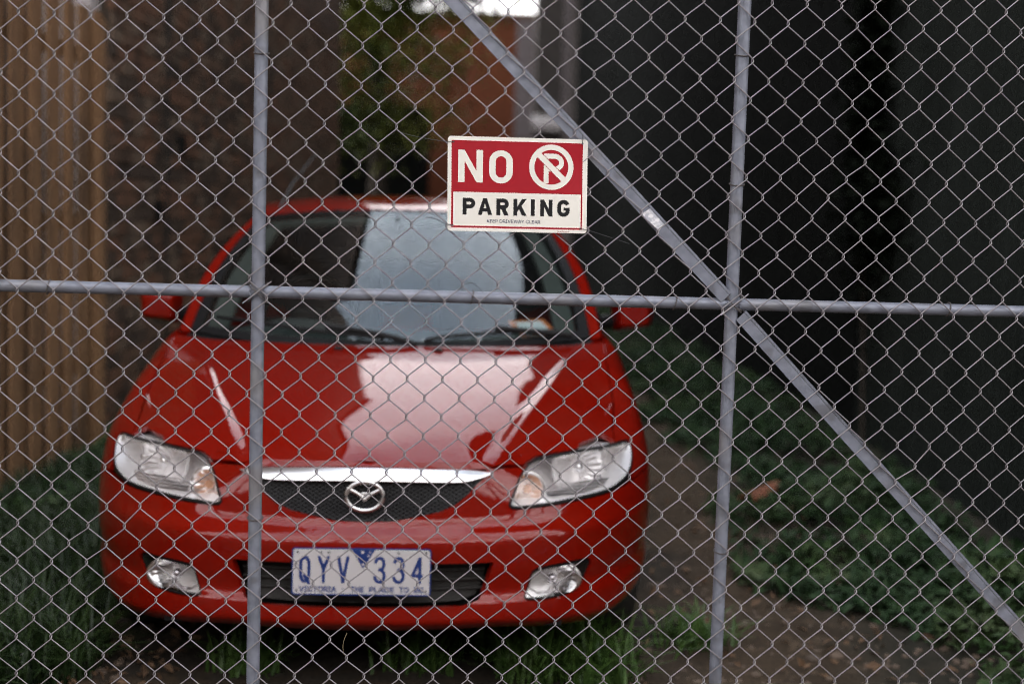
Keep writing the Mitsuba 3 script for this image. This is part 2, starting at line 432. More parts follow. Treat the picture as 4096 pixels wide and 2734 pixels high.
while k < L_:
    w = min(0.30, L_ - k)
    a, b = A + dv * k, A + dv * (k + w - 0.012)
    pts = [a, b, b + nv * 0.03, a + nv * 0.03]
    m = trimesh.creation.extrude_polygon(Polygon(pts), 11.6 + 0.02 * rng.random(), engine="earcut")
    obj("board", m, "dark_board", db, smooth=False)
    k += w
m = trimesh.creation.extrude_polygon(Polygon([A + nv * 0.04, Bp + nv * 0.04, Bp + nv * 0.25, A + nv * 0.25]), 11.55, engine="earcut")
obj("frame", m, "dark_board", db, smooth=False)


# leaf clouds
def leaf_cloud(c, size, droop=0.5, up=0.6, ratio=0.55, rg=None):
    """c (n,3) leaf bases; each leaf is a bent quad pair (4 triangles)"""
    rg = rg or rng
    n = len(c)
    az = rg.uniform(0, 2 * np.pi, n)
    el = rg.normal(up - droop, 0.5, n)
    d = np.stack([np.cos(az) * np.cos(el), np.sin(az) * np.cos(el), np.sin(el)], 1)
    s = np.cross(d, rg.normal(0, 1, (n, 3)) * 0.4 + [0, 0, 1])
    s /= np.linalg.norm(s, axis=1, keepdims=True) + 1e-9
    u = np.cross(s, d)
    L = size * rg.uniform(0.6, 1.35, n)[:, None]
    w = L * ratio / 2
    p0 = c
    p1 = c + d * L * 0.45 + s * w + u * L * 0.08
    p2 = c + d * L * 0.45 - s * w + u * L * 0.08
    pm = c + d * L * 0.5
    p3 = c + d * L - u * L * 0.12
    V = np.stack([p0, p1, p2, pm, p3], 1).reshape(-1, 3)
    k = np.arange(n)[:, None] * 5
    f = np.stack([k + [0, 1, 3], k + [0, 3, 2], k + [1, 4, 3], k + [3, 4, 2]], 1).reshape(-1, 3)
    return trimesh.Trimesh(V, f, process=False)


def bank_h(x, y):
    """height of the weed bank on the right"""
    e = 1.02 + 0.14 * np.sin(y * 1.9) + 0.10 * np.sin(y * 4.3 + 1) + 0.28 * np.clip((5.6 - y) / 1.5, 0, 1) - 0.32 * np.clip((y - 7.5) / 8, 0, 1)
    t = np.clip((x - e) / 0.75, 0, 1)
    lump = meshkit.fbm(np.stack([x * 2.6, y * 2.6, x * 0], -1), 3, seed=11)
    return (0.03 + 0.35 * np.clip(lump - 0.3, 0, 1)) * (0.4 + 0.6 * t) * (1 - 0.5 * np.clip((x - 1.6) / 0.5, 0, 1)), t > 0


n = 70000
yy = 3.6 + 15.0 * rng.random(n) ** 1.5
xx = rng.uniform(0.7, 2.14, n)
wall_x = np.where(yy < 9, 2.12, 2.2 - (yy - 9.05) * 1.22 / 15.95 - 0.05)
hh, ok = bank_h(xx, yy)
ok &= xx < wall_x
fill = meshkit.fbm(np.stack([xx * 2.3, yy * 2.3, xx * 0], -1), 4, seed=21)
ok &= fill > 0.44 + 0.07 * rng.normal(0, 1, n)
xx, yy, hh = xx[ok], yy[ok], hh[ok]
zz = ground_z(xx, yy) + hh * (1 - rng.random(len(xx)) ** 1.6)
sz_ = np.where(rng.random((len(xx), 1)) < 0.2, 0.07, 0.036)
obj("weeds", leaf_cloud(np.stack([xx, yy, zz], 1), sz_), "weed_leaf", smooth=False, label="dark green leafy weeds along the foot of the right hand wall", kind="stuff")

cv = np.concatenate([rng.normal(0, 1, (2600, 3)) * [0.05, 0.17, 0.55] + [2.12, 8.75, 2.3], rng.normal(0, 1, (900, 3)) * [0.05, 0.30, 0.20] + [2.12, 8.5, 1.45]])
cv[:, 0] = np.minimum(cv[:, 0], 2.17)
vine = thing("climbing_plant", "dark climbing plant hanging on the far end of the charcoal metal wall", "plant")
obj("stem", cat([tube([(2.17, 8.75 + a * 0.1, 0.0), (2.16, 8.75 - a * 0.1, 1.3), (2.15, 8.72 + a * 0.2, 3.6)], 0.012, 6) for a in (-1,)]), "bark", vine)
obj("foliage", leaf_cloud(cv, 0.07), "vine_leaf", vine, smooth=False)

# left weeds in front of the fence and brick wall
n = 42000
yy = 3.9 + 8.5 * rng.random(n) ** 1.3
xx = rng.uniform(-2.3, -1.1, n)
e = np.clip((-1.25 + 0.12 * np.sin(yy * 2.7) - xx) / 0.6, 0, 1)
lump = meshkit.fbm(np.stack([xx * 3, yy * 3, xx * 0], -1), 3, seed=31)
hh = e * (0.02 + 0.20 * lump) * (1 - 0.6 * np.clip((-1.75 - xx) / 0.4, 0, 1)) * (0.35 + 0.65 * np.clip((yy - 4.8) / 1.2, 0, 1))
ok = (e > 0) & (xx > np.where(yy < 7.6, fx + 0.03, wx + 0.03)) & (yy > 4.9 - 0.8 * rng.random(n))
xx, yy, hh = xx[ok], yy[ok], hh[ok]
obj("weeds", leaf_cloud(np.stack([xx, yy, ground_z(xx, yy) + hh * rng.uniform(0.3, 1, len(xx))], 1), 0.042), "weed_leaf", smooth=False,
    label="dark green leafy weeds between the red car and the paling fence", kind="stuff")


def blades(c, h, lean=0.5, w=0.0045):
    n = len(c)
    az = rng.uniform(0, 2 * np.pi, n)
    d = np.stack([np.cos(az), np.sin(az), np.zeros(n)], 1)
    s = np.stack([-np.sin(az), np.cos(az), np.zeros(n)], 1)
    H = np.reshape(h * np.ones((n, 1)), (n, 1)) * rng.uniform(0.5, 1.3, n)[:, None]
    b = H * lean * rng.uniform(0.2, 1.6, n)[:, None]
    up = np.array([0, 0, 1.0])
    rows = []
    for t, ww in ((0, 1), (0.4, 0.9), (0.75, 0.6), (1.0, 0.08)):
        m = c + d * b * t * t + up * H * (t - 0.35 * t * t * (b / H))
        rows += [m - s * w * ww, m + s * w * ww]
    V = np.stack(rows, 1).reshape(-1, 3)
    k = np.arange(n)[:, None] * 8
    f = np.concatenate([np.stack([k + [a, a + 1, a + 3], k + [a, a + 3, a + 2]], 1) for a in (0, 2, 4)], 1).reshape(-1, 3)
    return trimesh.Trimesh(V, f, process=False)


n = 16000
xx = rng.uniform(-2.15, -1.18, n)
yy = rng.uniform(3.6, 6.8, n)
cl = meshkit.fbm(np.stack([xx * 5, yy * 5, xx * 0], -1), 3, seed=41)
ok = (cl > 0.42) & (xx < -1.2 - 0.25 * np.clip((4.6 - yy), 0, 1) + 0.2 * np.sin(yy * 5))
c = np.stack([xx, yy, ground_z(xx, yy)], 1)[ok]
obj("grass", blades(c, 0.15 + 0.07 * np.clip((c[:, 0:1] + 1.9) / 0.4, 0, 1), 0.9), "grass_blade", smooth=False, label="long green grass at the lower left beside the red car", kind="stuff")
tufts = [(0.10, 4.15, 0.20), (0.22, 4.3, 0.2), (-0.03, 4.35, 0.16), (0.30, 4.12, 0.17), (-0.75, 4.14, 0.13), (0.62, 4.5, 0.12), (-0.25, 4.2, 0.11)]
cs = np.vstack([np.stack([rng.normal(a, 0.05, 170), rng.normal(b, 0.05, 170), np.zeros(170)], 1) for a, b, _ in tufts])
cs[:, 2] = ground_z(cs[:, 0], cs[:, 1])
hs = np.repeat([h for *_, h in tufts], 170)
obj("grass", blades(cs, hs[:, None], 0.9), "tuft_blade", smooth=False, label="tufts of green grass under the front bumper of the red car", kind="stuff")

# stones and dead leaves
ico = trimesh.creation.icosphere(1)
V, F_ = [], []
for i in range(900):
    x, yv = rng.uniform(0.35, 1.6), 3.7 + 6 * rng.random() ** 1.7
    if i % 5 == 0:
        x = rng.uniform(-1.7, -1.1)
        yv = rng.uniform(3.7, 4.7)
    s = rng.uniform(0.004, 0.017) * (1.5 if rng.random() < 0.1 else 1)
    v = ico.vertices * s * [rng.uniform(0.7, 1.3), rng.uniform(0.7, 1.3), rng.uniform(0.35, 0.7)]
    V.append(v + [x, yv, float(ground_z(x, yv)) + s * 0.15])
    F_.append(ico.faces + 42 * i)
obj("gravel", trimesh.Trimesh(np.vstack(V), np.vstack(F_), process=False), "pebble", smooth=False, label="pale stones scattered over the dirt driveway", kind="stuff")
n = 1100
xx = np.r_[rng.normal(1.0, 0.3, 350), rng.uniform(-1.75, -0.95, 220)]
yy = np.r_[3.8 + 4 * rng.random(350) ** 1.5, rng.uniform(3.8, 4.6, 220)]
c = np.stack([xx, yy, ground_z(xx, yy) + 0.008], 1)
lc = leaf_cloud(c, 0.045, 0.0, 0.05, 0.5)
obj("leaf_litter", lc, "dry_leaf", smooth=False, label="brown dead leaves lying on the dirt driveway", kind="stuff")

# terracotta shard, paper scrap
a = np.linspace(-0.9, 0.9, 14)
prof = [np.stack([0.10 * np.sin(a), np.full_like(a, t), 0.10 * np.cos(a) - 0.055], 1) for t in np.linspace(-0.11, 0.11, 5)]
top = np.array(prof)
top[..., 1] += 0.03 * np.sin(top[..., 0] * 40)
inner = top - [0, 0, 0.013]
ms = cat([grid_mesh(top), grid_mesh(inner)] + [grid_mesh(np.stack([e1, e2])) for e1, e2 in ((top[0], inner[0]), (top[-1], inner[-1]), (top[:, 0], inner[:, 0]), (top[:, -1], inner[:, -1]))])
ms.apply_transform(trimesh.transformations.euler_matrix(0.3, -0.25, -1.15))
ms.apply_scale(0.75)
ms.apply_translation((1.20, 6.65, 0.06))
tag(obj("roof_tile_shard", ms, "terracotta", smooth=30), "curved orange terracotta tile shard lying in the weeds right of the car", "broken tile")
g = np.stack(np.meshgrid(np.linspace(-0.5, 0.5, 14), np.linspace(-0.5, 0.5, 14), indexing="ij"), -1)
pz = np.concatenate([g * [0.075, 0.05], (meshkit.fbm(np.concatenate([g * 4, np.zeros((14, 14, 1))], -1), 3, 3) * 0.05)[..., None]], -1)
mp = grid_mesh(pz)
lo = mp.copy()
lo.apply_translation((0, 0, -0.0015))
mp = cat([mp, lo])
mp.apply_transform(trimesh.transformations.rotation_matrix(-0.6, [0, 0, 1]))
mp.apply_translation((-1.40, 3.98, 0.03))
tag(obj("paper_scrap", mp, "paper", smooth=False), "crumpled white paper scrap in the grass at the bottom left", "litter")

# ------------------------------------------------------------------ far end of the lane
ob = thing("orange_building", "orange brown building at the far end of the driveway below the white sky", "building")
obj("wall", bx(-5.0, 0.28, 30, 37, -0.1, 5.25), "orange_wall", ob, smooth=False)
obj("corner_pilaster", bx(-0.10, 0.26, 29.86, 29.997, -0.1, 5.2), "pipe_grey", ob, smooth=False)
obj("parapet", bx(-5.06, 0.34, 29.9, 37.1, 5.253, 5.34), "brown_render", ob, smooth=False)
obj("window", bx(-1.05, -0.35, 29.95, 29.996, 1.2, 2.55), "dark_glass", ob, smooth=False)
gb = thing("grey_building", "tall grey rendered building at the far right end of the driveway with a pale downpipe", "building")
obj("wall", bx(0.27, 5.0, 25.3, 29.8, -0.1, 7.5), "grey_render", gb, smooth=False)
obj("downpipe", tube([(0.80, 25.22, 0), (0.80, 25.22, 7.4)], 0.075, 12), "pipe_grey", gb)
obj("eave", bx(0.2, 5.1, 25.0, 29.9, 7.503, 7.65), "grey_plastic", gb, smooth=False)
aw = bx(-0.29, 0.29, -0.28, 0.0, -0.02, 0.02)
aw.apply_transform(trimesh.transformations.rotation_matrix(0.5, [1, 0, 0]))
aw.apply_translation((0.52, 25.29, 2.95))
obj("canopy", cat([aw, bx(0.24, 0.80, 25.02, 25.05, 2.70, 2.83)]), "white_paint", gb, smooth=False, label="small white canopy over a doorway")
obj("door", bx(0.36, 0.70, 25.27, 25.297, 0.0, 2.2), "dark_board", gb, smooth=False)

sh = thing("garden_shed", "dark timber shed in deep shade below the green tree at the end of the driveway", "shed")
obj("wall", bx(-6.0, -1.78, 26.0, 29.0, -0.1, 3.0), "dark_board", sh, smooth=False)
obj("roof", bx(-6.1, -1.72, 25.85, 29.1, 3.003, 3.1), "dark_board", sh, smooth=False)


def tree(x, y, h, rad, base, n, label, seed, leaf=0.13):
    rg = np.random.default_rng(seed)
    t = thing("tree", label, "tree")
    pts = [np.array([x, y, -0.1])]
    for k in range(6):
        pts.append(pts[-1] + [rg.normal(0, 0.08), rg.normal(0, 0.08), h * 0.75 / 6])
    ms = [tube(pts, np.linspace(0.17, 0.05, 7), 10)]
    tips = []
    for k in range(16):
        b = pts[2] + (pts[-1] - pts[2]) * rg.random()
        az = rg.uniform(0, 6.28)
        e = b + np.array([math.cos(az), math.sin(az), rg.uniform(0.3, 1.0)]) * rad * rg.uniform(0.4, 0.9)
        m_ = (b + e) / 2 + [0, 0, 0.12]
        ms.append(tube([b, m_, e], [0.05, 0.035, 0.012], 6))
        tips.append(e)
    obj("trunk", cat(ms), "bark", t)
    cen = []
    for k in range(95):
        v = rg.normal(0, 1, 3)
        v /= np.linalg.norm(v)
        cen.append(np.array([x, y, base + (h - base) / 2]) + v * rg.random() ** 0.4 * [rad, rad, (h - base) / 2])
    cen = np.array(cen + tips)
    own = cen[rg.integers(0, len(cen), n)]
    obj("crown", leaf_cloud(own + rg.normal(0, 0.28, (n, 3)), leaf, 0.5, 0.4, 0.55, rg), "tree_leaf", t, smooth=False)


tree(-2.4, 23.0, 9.2, 1.75, 2.2, 30000, "leafy olive green tree behind the car, past the end of the brick wall", 3)
tree(-4.3, 25.0, 8.6, 1.8, 1.5, 9000, "darker tall tree further back on the left, mostly hidden by the brick wall", 4)

# across the street, behind the viewer (seen only in reflections)
tr = thing("terrace_house", "long dark brick terrace across the street behind the viewer", "building")
obj("wall", bx(-30, 30, -24, -13, -0.1, 6.8), "far_brick", tr, smooth=False)
obj("roof", trimesh.Trimesh([(-30.4, -12.6, 6.8), (30.4, -12.6, 6.8), (30.4, -18.5, 9.6), (-30.4, -18.5, 9.6)], [[0, 1, 2], [0, 2, 3]], process=False), "roof_tile", tr, smooth=False)
for k in range(9):
    obj("window", bx(-26 + 6.2 * k, -24.4 + 6.2 * k, -12.996, -12.9, 1.0, 2.9), "dark_glass", tr, smooth=False)

# ------------------------------------------------------------------ chain link gate with its frame
TH = math.radians(5.8304)
FU, FN, FO = np.array([math.cos(TH), math.sin(TH), 0]), np.array([-math.sin(TH), math.cos(TH), 0]), np.array([0, 3.06, 0])
UP = np.array([0, 0, 1.0])


def fp(u, z, w=0.0):
    """point of the gate plane: u along it, z up, w behind it"""
    u, z, w = np.broadcast_arrays(np.asarray(u, float), np.asarray(z, float), np.asarray(w, float))
    return FO + u[..., None] * FU + z[..., None] * UP + w[..., None] * FN


def knot(k, j):
    kk, jj = k - 12.0, j - 1.0
    u = -0.146664 + 0.0759249 * kk + 7.42865e-5 * kk ** 2 - 6.29286e-6 * kk ** 3
    v = -0.214028 - 0.0824398 * jj - 6.82217e-5 * kk * jj
    r, s = math.radians(-0.12733), math.radians(-0.21518)
    ju = 0.0030 * (meshkit.noise(np.stack([k * 0.7, j * 0.7, 0 * k], -1), 1) - 0.5) + 0.0012 * (meshkit.noise(np.stack([k * 2.1, j * 2.1, 0 * k], -1), 3) - 0.5)
    jv = 0.0030 * (meshkit.noise(np.stack([k * 0.7, j * 0.7, 0 * k], -1), 2) - 0.5)
    for a, b, w, c in ((0.925, -0.56, 0.035, 0.008), (0.10, 0.30, 0.05, -0.005), (-0.85, -0.70, 0.06, 0.006), (0.70, 0.05, 0.05, -0.006), (-0.30, -0.35, 0.045, 0.005)):
        g = np.exp(-((u - a) ** 2 + (v - b) ** 2) / w ** 2)
        ju, jv = ju + c * g, jv - 0.7 * c * g
    return u * np.cos(r) - v * np.sin(r + s) + ju, EYE + u * np.sin(r) + v * np.cos(r) + jv


gate = thing("chain_link_gate", "galvanised chain link gate with pipe frame and diagonal brace in front of the red car", "gate")
WR, DE, EX = 0.00148, 0.0021, 0.0021
h0, h1 = -13, 67
for h in range(h0, h1):
    j = np.arange(-11.0, 13.5, 0.5)
    js = [q for q in np.arange(-11, 14.01, 0.5)]
    path = []
    for q in js:
        even = (abs(q - round(q)) < 0.01)
        col = h if ((h % 2 == 0) == even) else h + 1
        right = col == h + 1
        u, z = knot(np.array(col / 2.0), np.array(q))
        sgn = 1 if right else -1
        # going down: into a right turn at the back, out at the front; into a left turn at the front, out at the back
        for dz, ex, w in ((0.0062, -0.55, 1), (0.0030, 0.75, 0.8), (0.0, 1.0, 0.0), (-0.0030, 0.75, -0.8), (-0.0062, -0.55, -1)):
            path.append(fp(u + sgn * EX * ex, z + dz, DE * w * sgn))
    path = [p for p in path if 0.04 < p[2] < 2.06]
    obj("wire", tube(np.array(path), WR, 7), "wire_metal", gate, smooth=True)

WB = 0.0205


def weld(u, z, r, along_u):
    """lumpy weld bead round a pipe end"""
    a = np.linspace(0, 2 * np.pi, 40)[:-1]
    rr_ = r + 0.0012 * np.sin(7 * a + u * 40) + 0.0008 * np.sin(13 * a)
    p = fp(u + (0.0015 * np.sin(5 * a) if along_u else rr_ * np.cos(a)), z + (rr_ * np.cos(a) if along_u else 0.0015 * np.sin(5 * a)), WB + rr_ * np.sin(a))
    obj("weld", tube(p, 0.0027, 7, closed=True), "galvanised", gate)


for u_, z_ in ((-0.5451, 1.1888), (0.4867, 1.1874)):
    for sg_ in (-1, 1):
        weld(u_ + sg_ * 0.0148, z_, 0.0128, True)


def pipe(name, a, b, r, label=None):
    n = 24
    t = np.linspace(0, 1, n)[:, None]
    return obj(name, tube(fp(*a, WB) * (1 - t) + fp(*b, WB) * t, r, 24), "galvanised", gate, label=label)


pipe("post", (-0.5440, 0.0), (-0.5455, 2.08), 0.0143)
pipe("post", (0.4885, 0.0), (0.4835, 2.08), 0.0143)
pipe("end_post", (-1.52, -0.05), (-1.52, 2.1), 0.024)
pipe("end_post", (1.68, -0.05), (1.68, 2.1), 0.024)
pipe("rail", (-1.52, 1.1892), (-0.5448, 1.1888), 0.0131)
pipe("rail", (-0.5448, 1.1888), (0.4868, 1.1874), 0.0131)
pipe("rail", (0.4868, 1.1874), (1.68, 1.1860), 0.0131)
pipe("top_rail", (-1.52, 2.065), (1.68, 2.065), 0.0138)
pipe("bottom_rail", (-1.52, 0.065), (1.68, 0.065), 0.0138)


def angle_iron(a, b):
    a, b = np.array(a), np.array(b)
    d = b - a
    L = np.hypot(*d)
    d = d / L
    q = np.array([d[1], -d[0]])
    if q[1] < 0:
        q = -q
    hw = 0.0152
    sec = Polygon([(-hw, 0), (hw, 0), (hw, 0.02), (hw - 0.003, 0.02), (hw - 0.003, 0.003), (-hw, 0.003)])
    m = trimesh.creation.extrude_polygon(sec, L, engine="earcut")
    v = m.vertices
    uz = a + v[:, 2:3] * d + v[:, 0:1] * q
    groove = extr(sbox(hw - 0.0062, 0, hw - 0.0052, 0.001), L)
    g = groove.vertices
    gz = a + g[:, 2:3] * d + g[:, 0:1] * q
    m.vertices = fp(uz[:, 0], uz[:, 1], 0.0065 + v[:, 1])
    groove.vertices = fp(gz[:, 0], gz[:, 1], 0.0058 + g[:, 1])
    m.fix_normals()
    return m, groove


br1, gr1 = angle_iron((-0.392, 2.058), (0.4695, 1.2025))
br2, gr2 = angle_iron((0.505, 1.164), (1.66, -0.02))
k1 = obj("brace", br1, "galvanised", gate, smooth=False)
obj("seam", gr1, "grey_plastic", k1, smooth=False)
k2 = obj("brace", br2, "galvanised", gate, smooth=False)
obj("seam", gr2, "grey_plastic", k2, smooth=False)
# worn sticker on the brace
d = np.array([0.844, -0.8385]) / np.hypot(0.844, 0.8385)
q = np.array([-d[1], d[0]])
sp = [np.array([0.300, 1.371]) + d * a + q * b for a, b in ((-0.024, -0.012), (0.03, -0.013), (0.026, 0.008), (-0.02, 0.009))]
st = np.array([fp(p[0], p[1], w) for w in (0.0052, 0.0064) for p in sp])
obj("sticker", trimesh.convex.convex_hull(st), "old_sticker", k1, smooth=False, label="worn pale sticker on the diagonal brace")


def loop_tie(u, z, r, horizontal, name="tie_wire", tilt=0.2, mat="rusty_wire"):
    a = np.linspace(0, 2 * np.pi * 1.06, 26)
    if horizontal:
        p = fp(u + tilt * r * np.cos(a), z + r * np.cos(a), WB + r * np.sin(a))
    else:
        p = fp(u + r * np.cos(a), z + tilt * r * np.sin(a * 1), WB + r * np.sin(a))
    return obj(name, tube(p, 0.0014, 6), mat, gate)


for u, z in ((-0.5447, 1.690), (-0.5442, 0.700)):
    loop_tie(u, z, 0.0165, False)
for u, z in ((0.4842, 1.728), (0.4878, 0.634), (0.4852, 1.45)):
    loop_tie(u, z, 0.0165, False)
for u in (-0.979, -0.088, 0.358, 0.98):
    loop_tie(u, 1.188, 0.0152, True)
# tangled tie wires at the two joints
for cu, cz, sd in ((-0.5455, 1.189, 1), (0.4865, 1.188, 2)):
    rg = np.random.default_rng(sd)
    for k in range(4):
        a = np.linspace(0, 2 * np.pi, 40)
        ph = rg.uniform(0, 6.28, 3)
        tl = (1 if k % 2 else -1) * rg.uniform(0.8, 1.1)
        R_ = 0.0195 + rg.uniform(0, 0.002)
        p = fp(cu + R_ * np.cos(a) + 0.002 * np.sin(3 * a + ph[0]), cz + tl * R_ * np.cos(a) + 0.003 * np.sin(2 * a + ph[1]), WB + R_ * np.sin(a) * 1.02)
        obj("tie_wire", tube(p, 0.0012, 6), "rusty_wire", gate)
    a = np.linspace(-1, 1, 8)
    obj("tie_wire", tube(fp(cu + 0.030 * a, cz + 0.024 * a, -0.0035 + 0 * a), 0.0014, 6), "wire_metal", gate)
a = np.linspace(0, 1, 12)
obj("tie_wire", tube(fp(-0.125 + 0.058 * a, 1.199 + 0.022 * np.sin(a * 3.0), -0.004 + 0 * a), 0.0006, 5), "black_wire", gate)
a = np.linspace(0, 1, 14)
tag(obj("grass_stalk", tube(fp(-0.3415 - 0.006 * np.sin(a * 3) - 0.004 * a, 0.452 - 0.05 * a, -0.003 + 0 * a), np.linspace(0.0006, 0.0002, 14), 5), "straw"),
    "thin dry grass stalk hanging from the wire mesh below the headlight at the left", "stalk")

# ------------------------------------------------------------------ the sign
SC, SR = (0.0012, 1.4322), math.radians(0.45)
sign = thing("parking_sign", "red and white no parking sign wired to the chain link gate above the red car", "sign")


def sign_map(x, y):
    """sign millimetres (x right, y down from the top left corner) -> gate plane"""
    a, b = (np.asarray(x) - 150) / 1000, (100 - np.asarray(y)) / 1000
    return SC[0] + a * math.cos(SR) - b * math.sin(SR) - 0.012 * b, SC[1] + a * math.sin(SR) + b * math.cos(SR)


def bow(x, y):
    return -0.0062 + 0.0035 * np.exp(-(((x - 300) / 60) ** 2 + ((y - 60) / 60) ** 2)) - 0.0018 * np.sin(np.asarray(x) / 300 * np.pi)


def sheet(geo, lift, thick=0.0, h=1.3):
    ms = []
    for p in polys(geo):
        P, f, _ = tri2d(p, h)
        for w, fl in ((lift, 0), (lift - thick, 1)) if thick else ((lift, 0),):
            u, z = sign_map(P[:, 0], P[:, 1])
            V = fp(u, z, bow(P[:, 0], P[:, 1]) - w)
            a, b, c = V[f[:, 0]], V[f[:, 1]], V[f[:, 2]]
            nn = np.cross(b - a, c - a) @ FN
            g = f.copy()
            bad = (nn > 0) if not fl else (nn < 0)
            g[bad] = g[bad][:, [0, 2, 1]]
            ms.append(trimesh.Trimesh(V, g, process=False))
    return cat(ms)


def rr(x0, y0, x1, y1, r):
    return sbox(x0 + r, y0 + r, x1 - r, y1 - r).buffer(r, quad_segs=8)


def txt(text, x0, x1, y0, y1, bold=False):
    """lettering fitted to a box of sign millimetres, as a polygon"""
    m = meshkit.text_mesh(text, 10.0, 1.0, bold)
    sec = m.section([0, 0, 1], [0, 0, 0.5])
    p2, t2 = sec.to_2D() if hasattr(sec, "to_2D") else sec.to_planar()
    g = unary_union([Polygon(p.exterior, p.interiors) for p in p2.polygons_full])
    c = [affinity.affine_transform(g, [t2[0, 0], t2[0, 1], t2[1, 0], t2[1, 1], t2[0, 3], t2[1, 3]])][0]
    a0, b0, a1, b1 = c.bounds
    sx, sy = (x1 - x0) / (a1 - a0), (y1 - y0) / (b1 - b0)
    return affinity.affine_transform(c, [sx, 0, 0, -sy, x0 - a0 * sx, y1 + b0 * sy])


holes = unary_union([Point(*c).buffer(1.7) for c in ((11, 12), (288, 9.5), (11, 188.5), (286.5, 189.5))])
obj("plate", sheet(rr(0, 0, 300, 200, 7).difference(holes), 0.0, 0.0008, 3.0), "sign_white", sign, smooth=True)
# lettering
N_ = unary_union([sbox(22, 28, 36, 96.5), sbox(61, 28, 75, 96.5), Polygon([(22, 28), (35.5, 28), (75, 96.5), (61.5, 96.5)])])
O_ = rr(88, 27.5, 139, 97.5, 25).difference(rr(102.3, 40, 124.7, 85, 11.2))
cx, cy = 221.7, 60.5
slash = LineString([(cx - 40, cy - 38.5), (cx + 40, cy + 38.5)])
P_out = unary_union([sbox(205.3, 31.5, 216, 94.5), stroke([(205.3, 37)] + [(228, 37)] + arc(228, 50.6, 15.6, 13.6, -90, 90) + [(205.3, 64.2)], 10.6, join="round")])
P_out = P_out.difference(slash.buffer(7.2)).intersection(Point(cx, cy).buffer(36.4))
ring = Point(cx, cy).buffer(48, quad_segs=24).difference(Point(cx, cy).buffer(36.6, quad_segs=24))
symbol = unary_union([ring, slash.buffer(6.1, cap_style="flat").intersection(Point(cx, cy).buffer(38)), P_out])
field = sbox(8, 8.5, 289.5, 117)
frame = sbox(8, 116, 289.5, 192.5).difference(sbox(12, 115, 286.5, 188.6))
red = unary_union([field, frame]).difference(unary_union([N_, O_, symbol])).difference(holes)
obj("red_field", sheet(red, 0.0005), "sign_red", sign, smooth=True)


def sh(g, x):
    return affinity.translate(g, x, 0)


y0, y1, sw = 129.5, 165.0, 8.4
Pg = lambda x: unary_union([sbox(x, y0, x + sw, y1), stroke([(x, y0 + sw / 2), (x + 15.5, y0 + sw / 2)] + arc(x + 15.5, y0 + 11.2, 7.0, 7.0, -90, 90) + [(x, y0 + 18.2)], sw, join="round")])
Ag = unary_union([Polygon([(64.5, y1), (76, y0), (84, y0), (95.8, y1), (87, y1), (80, y0 + 11), (73.3, y1)]), sbox(71, y0 + 21.5, 89, y0 + 28.5)])
Rg = unary_union([Pg(104.3), Polygon([(114, y0 + 20), (123, y0 + 19), (131, y1), (121.3, y1)])])
Kg = unary_union([sbox(140.8, y0, 149.2, y1), Polygon([(149, y0 + 17), (159, y0), (169, y0), (149, y0 + 28)]), Polygon([(151, y0 + 18), (157, y0 + 12.5), (169.6, y1), (159.6, y1)])])
Ig = sbox(178.6, y0, 187, y1)
Ng = unary_union([sbox(198.6, y0, 206.8, y1), sbox(217, y0, 225.2, y1), Polygon([(198.6, y0), (206.5, y0), (225.2, y1), (217.3, y1)])])
Gg = unary_union([stroke(arc(249, y0 + 13.2, 9.4, 9.2, -20, -180, 12) + arc(249, y1 - 13.2, 9.4, 9.2, 180, 0, 14) + [(258.4, y0 + 21)], sw, join="round"), sbox(249, y0 + 16.4, 262.6, y0 + 22.6)])
letters = [("P", Pg(32.5)), ("A", Ag), ("R", Rg), ("K", Kg), ("I", Ig), ("N", Ng), ("G", Gg)]
for _, g in letters:
    g = affinity.rotate(g, 0)
    obj("letter", sheet(g, 0.0005), "sign_black", sign, smooth=True)
obj("small_text", sheet(txt("KEEP DRIVEWAY CLEAR", 84.5, 199, 174.0, 181.2).buffer(0.16), 0.0005, 0.0, 0.5), "sign_blue", sign, smooth=True)
obj("maker_text", sheet(txt("Sandleford", 236, 262, 195.2, 198.4), 0.0005, 0.0, 0.4), "sign_red", sign, smooth=True)


def tie(points, r=0.0009):
    t = PchipInterpolator(np.linspace(0, 1, len(points)), np.array(points), axis=0)(np.linspace(0, 1, 24))
    return obj("tie_wire", tube(np.array([fp(*sign_map(a, b), w) for a, b, w in t]), r, 6), "black_wire", sign)


tie([(14, 12, -0.008), (6, 12.5, -0.0085), (-4, 12, -0.008), (-40, 8, -0.003), (-78, 1, 0.001), (-105, -6, 0.002)], 0.0007)
tie([(289, 10, -0.008), (288, 4, -0.0085), (288.5, -3, -0.007), (288, -9, -0.002)])
tie([(13, 188, -0.008), (2, 186.5, -0.0085), (-5, 185, -0.008), (-25, 176, -0.004), (-45, 172, 0.001)])
tie([(285, 190, -0.008), (294, 191, -0.0085), (301, 192.5, -0.008), (345, 205, -0.002), (395, 220, 0.002)], 0.0006)

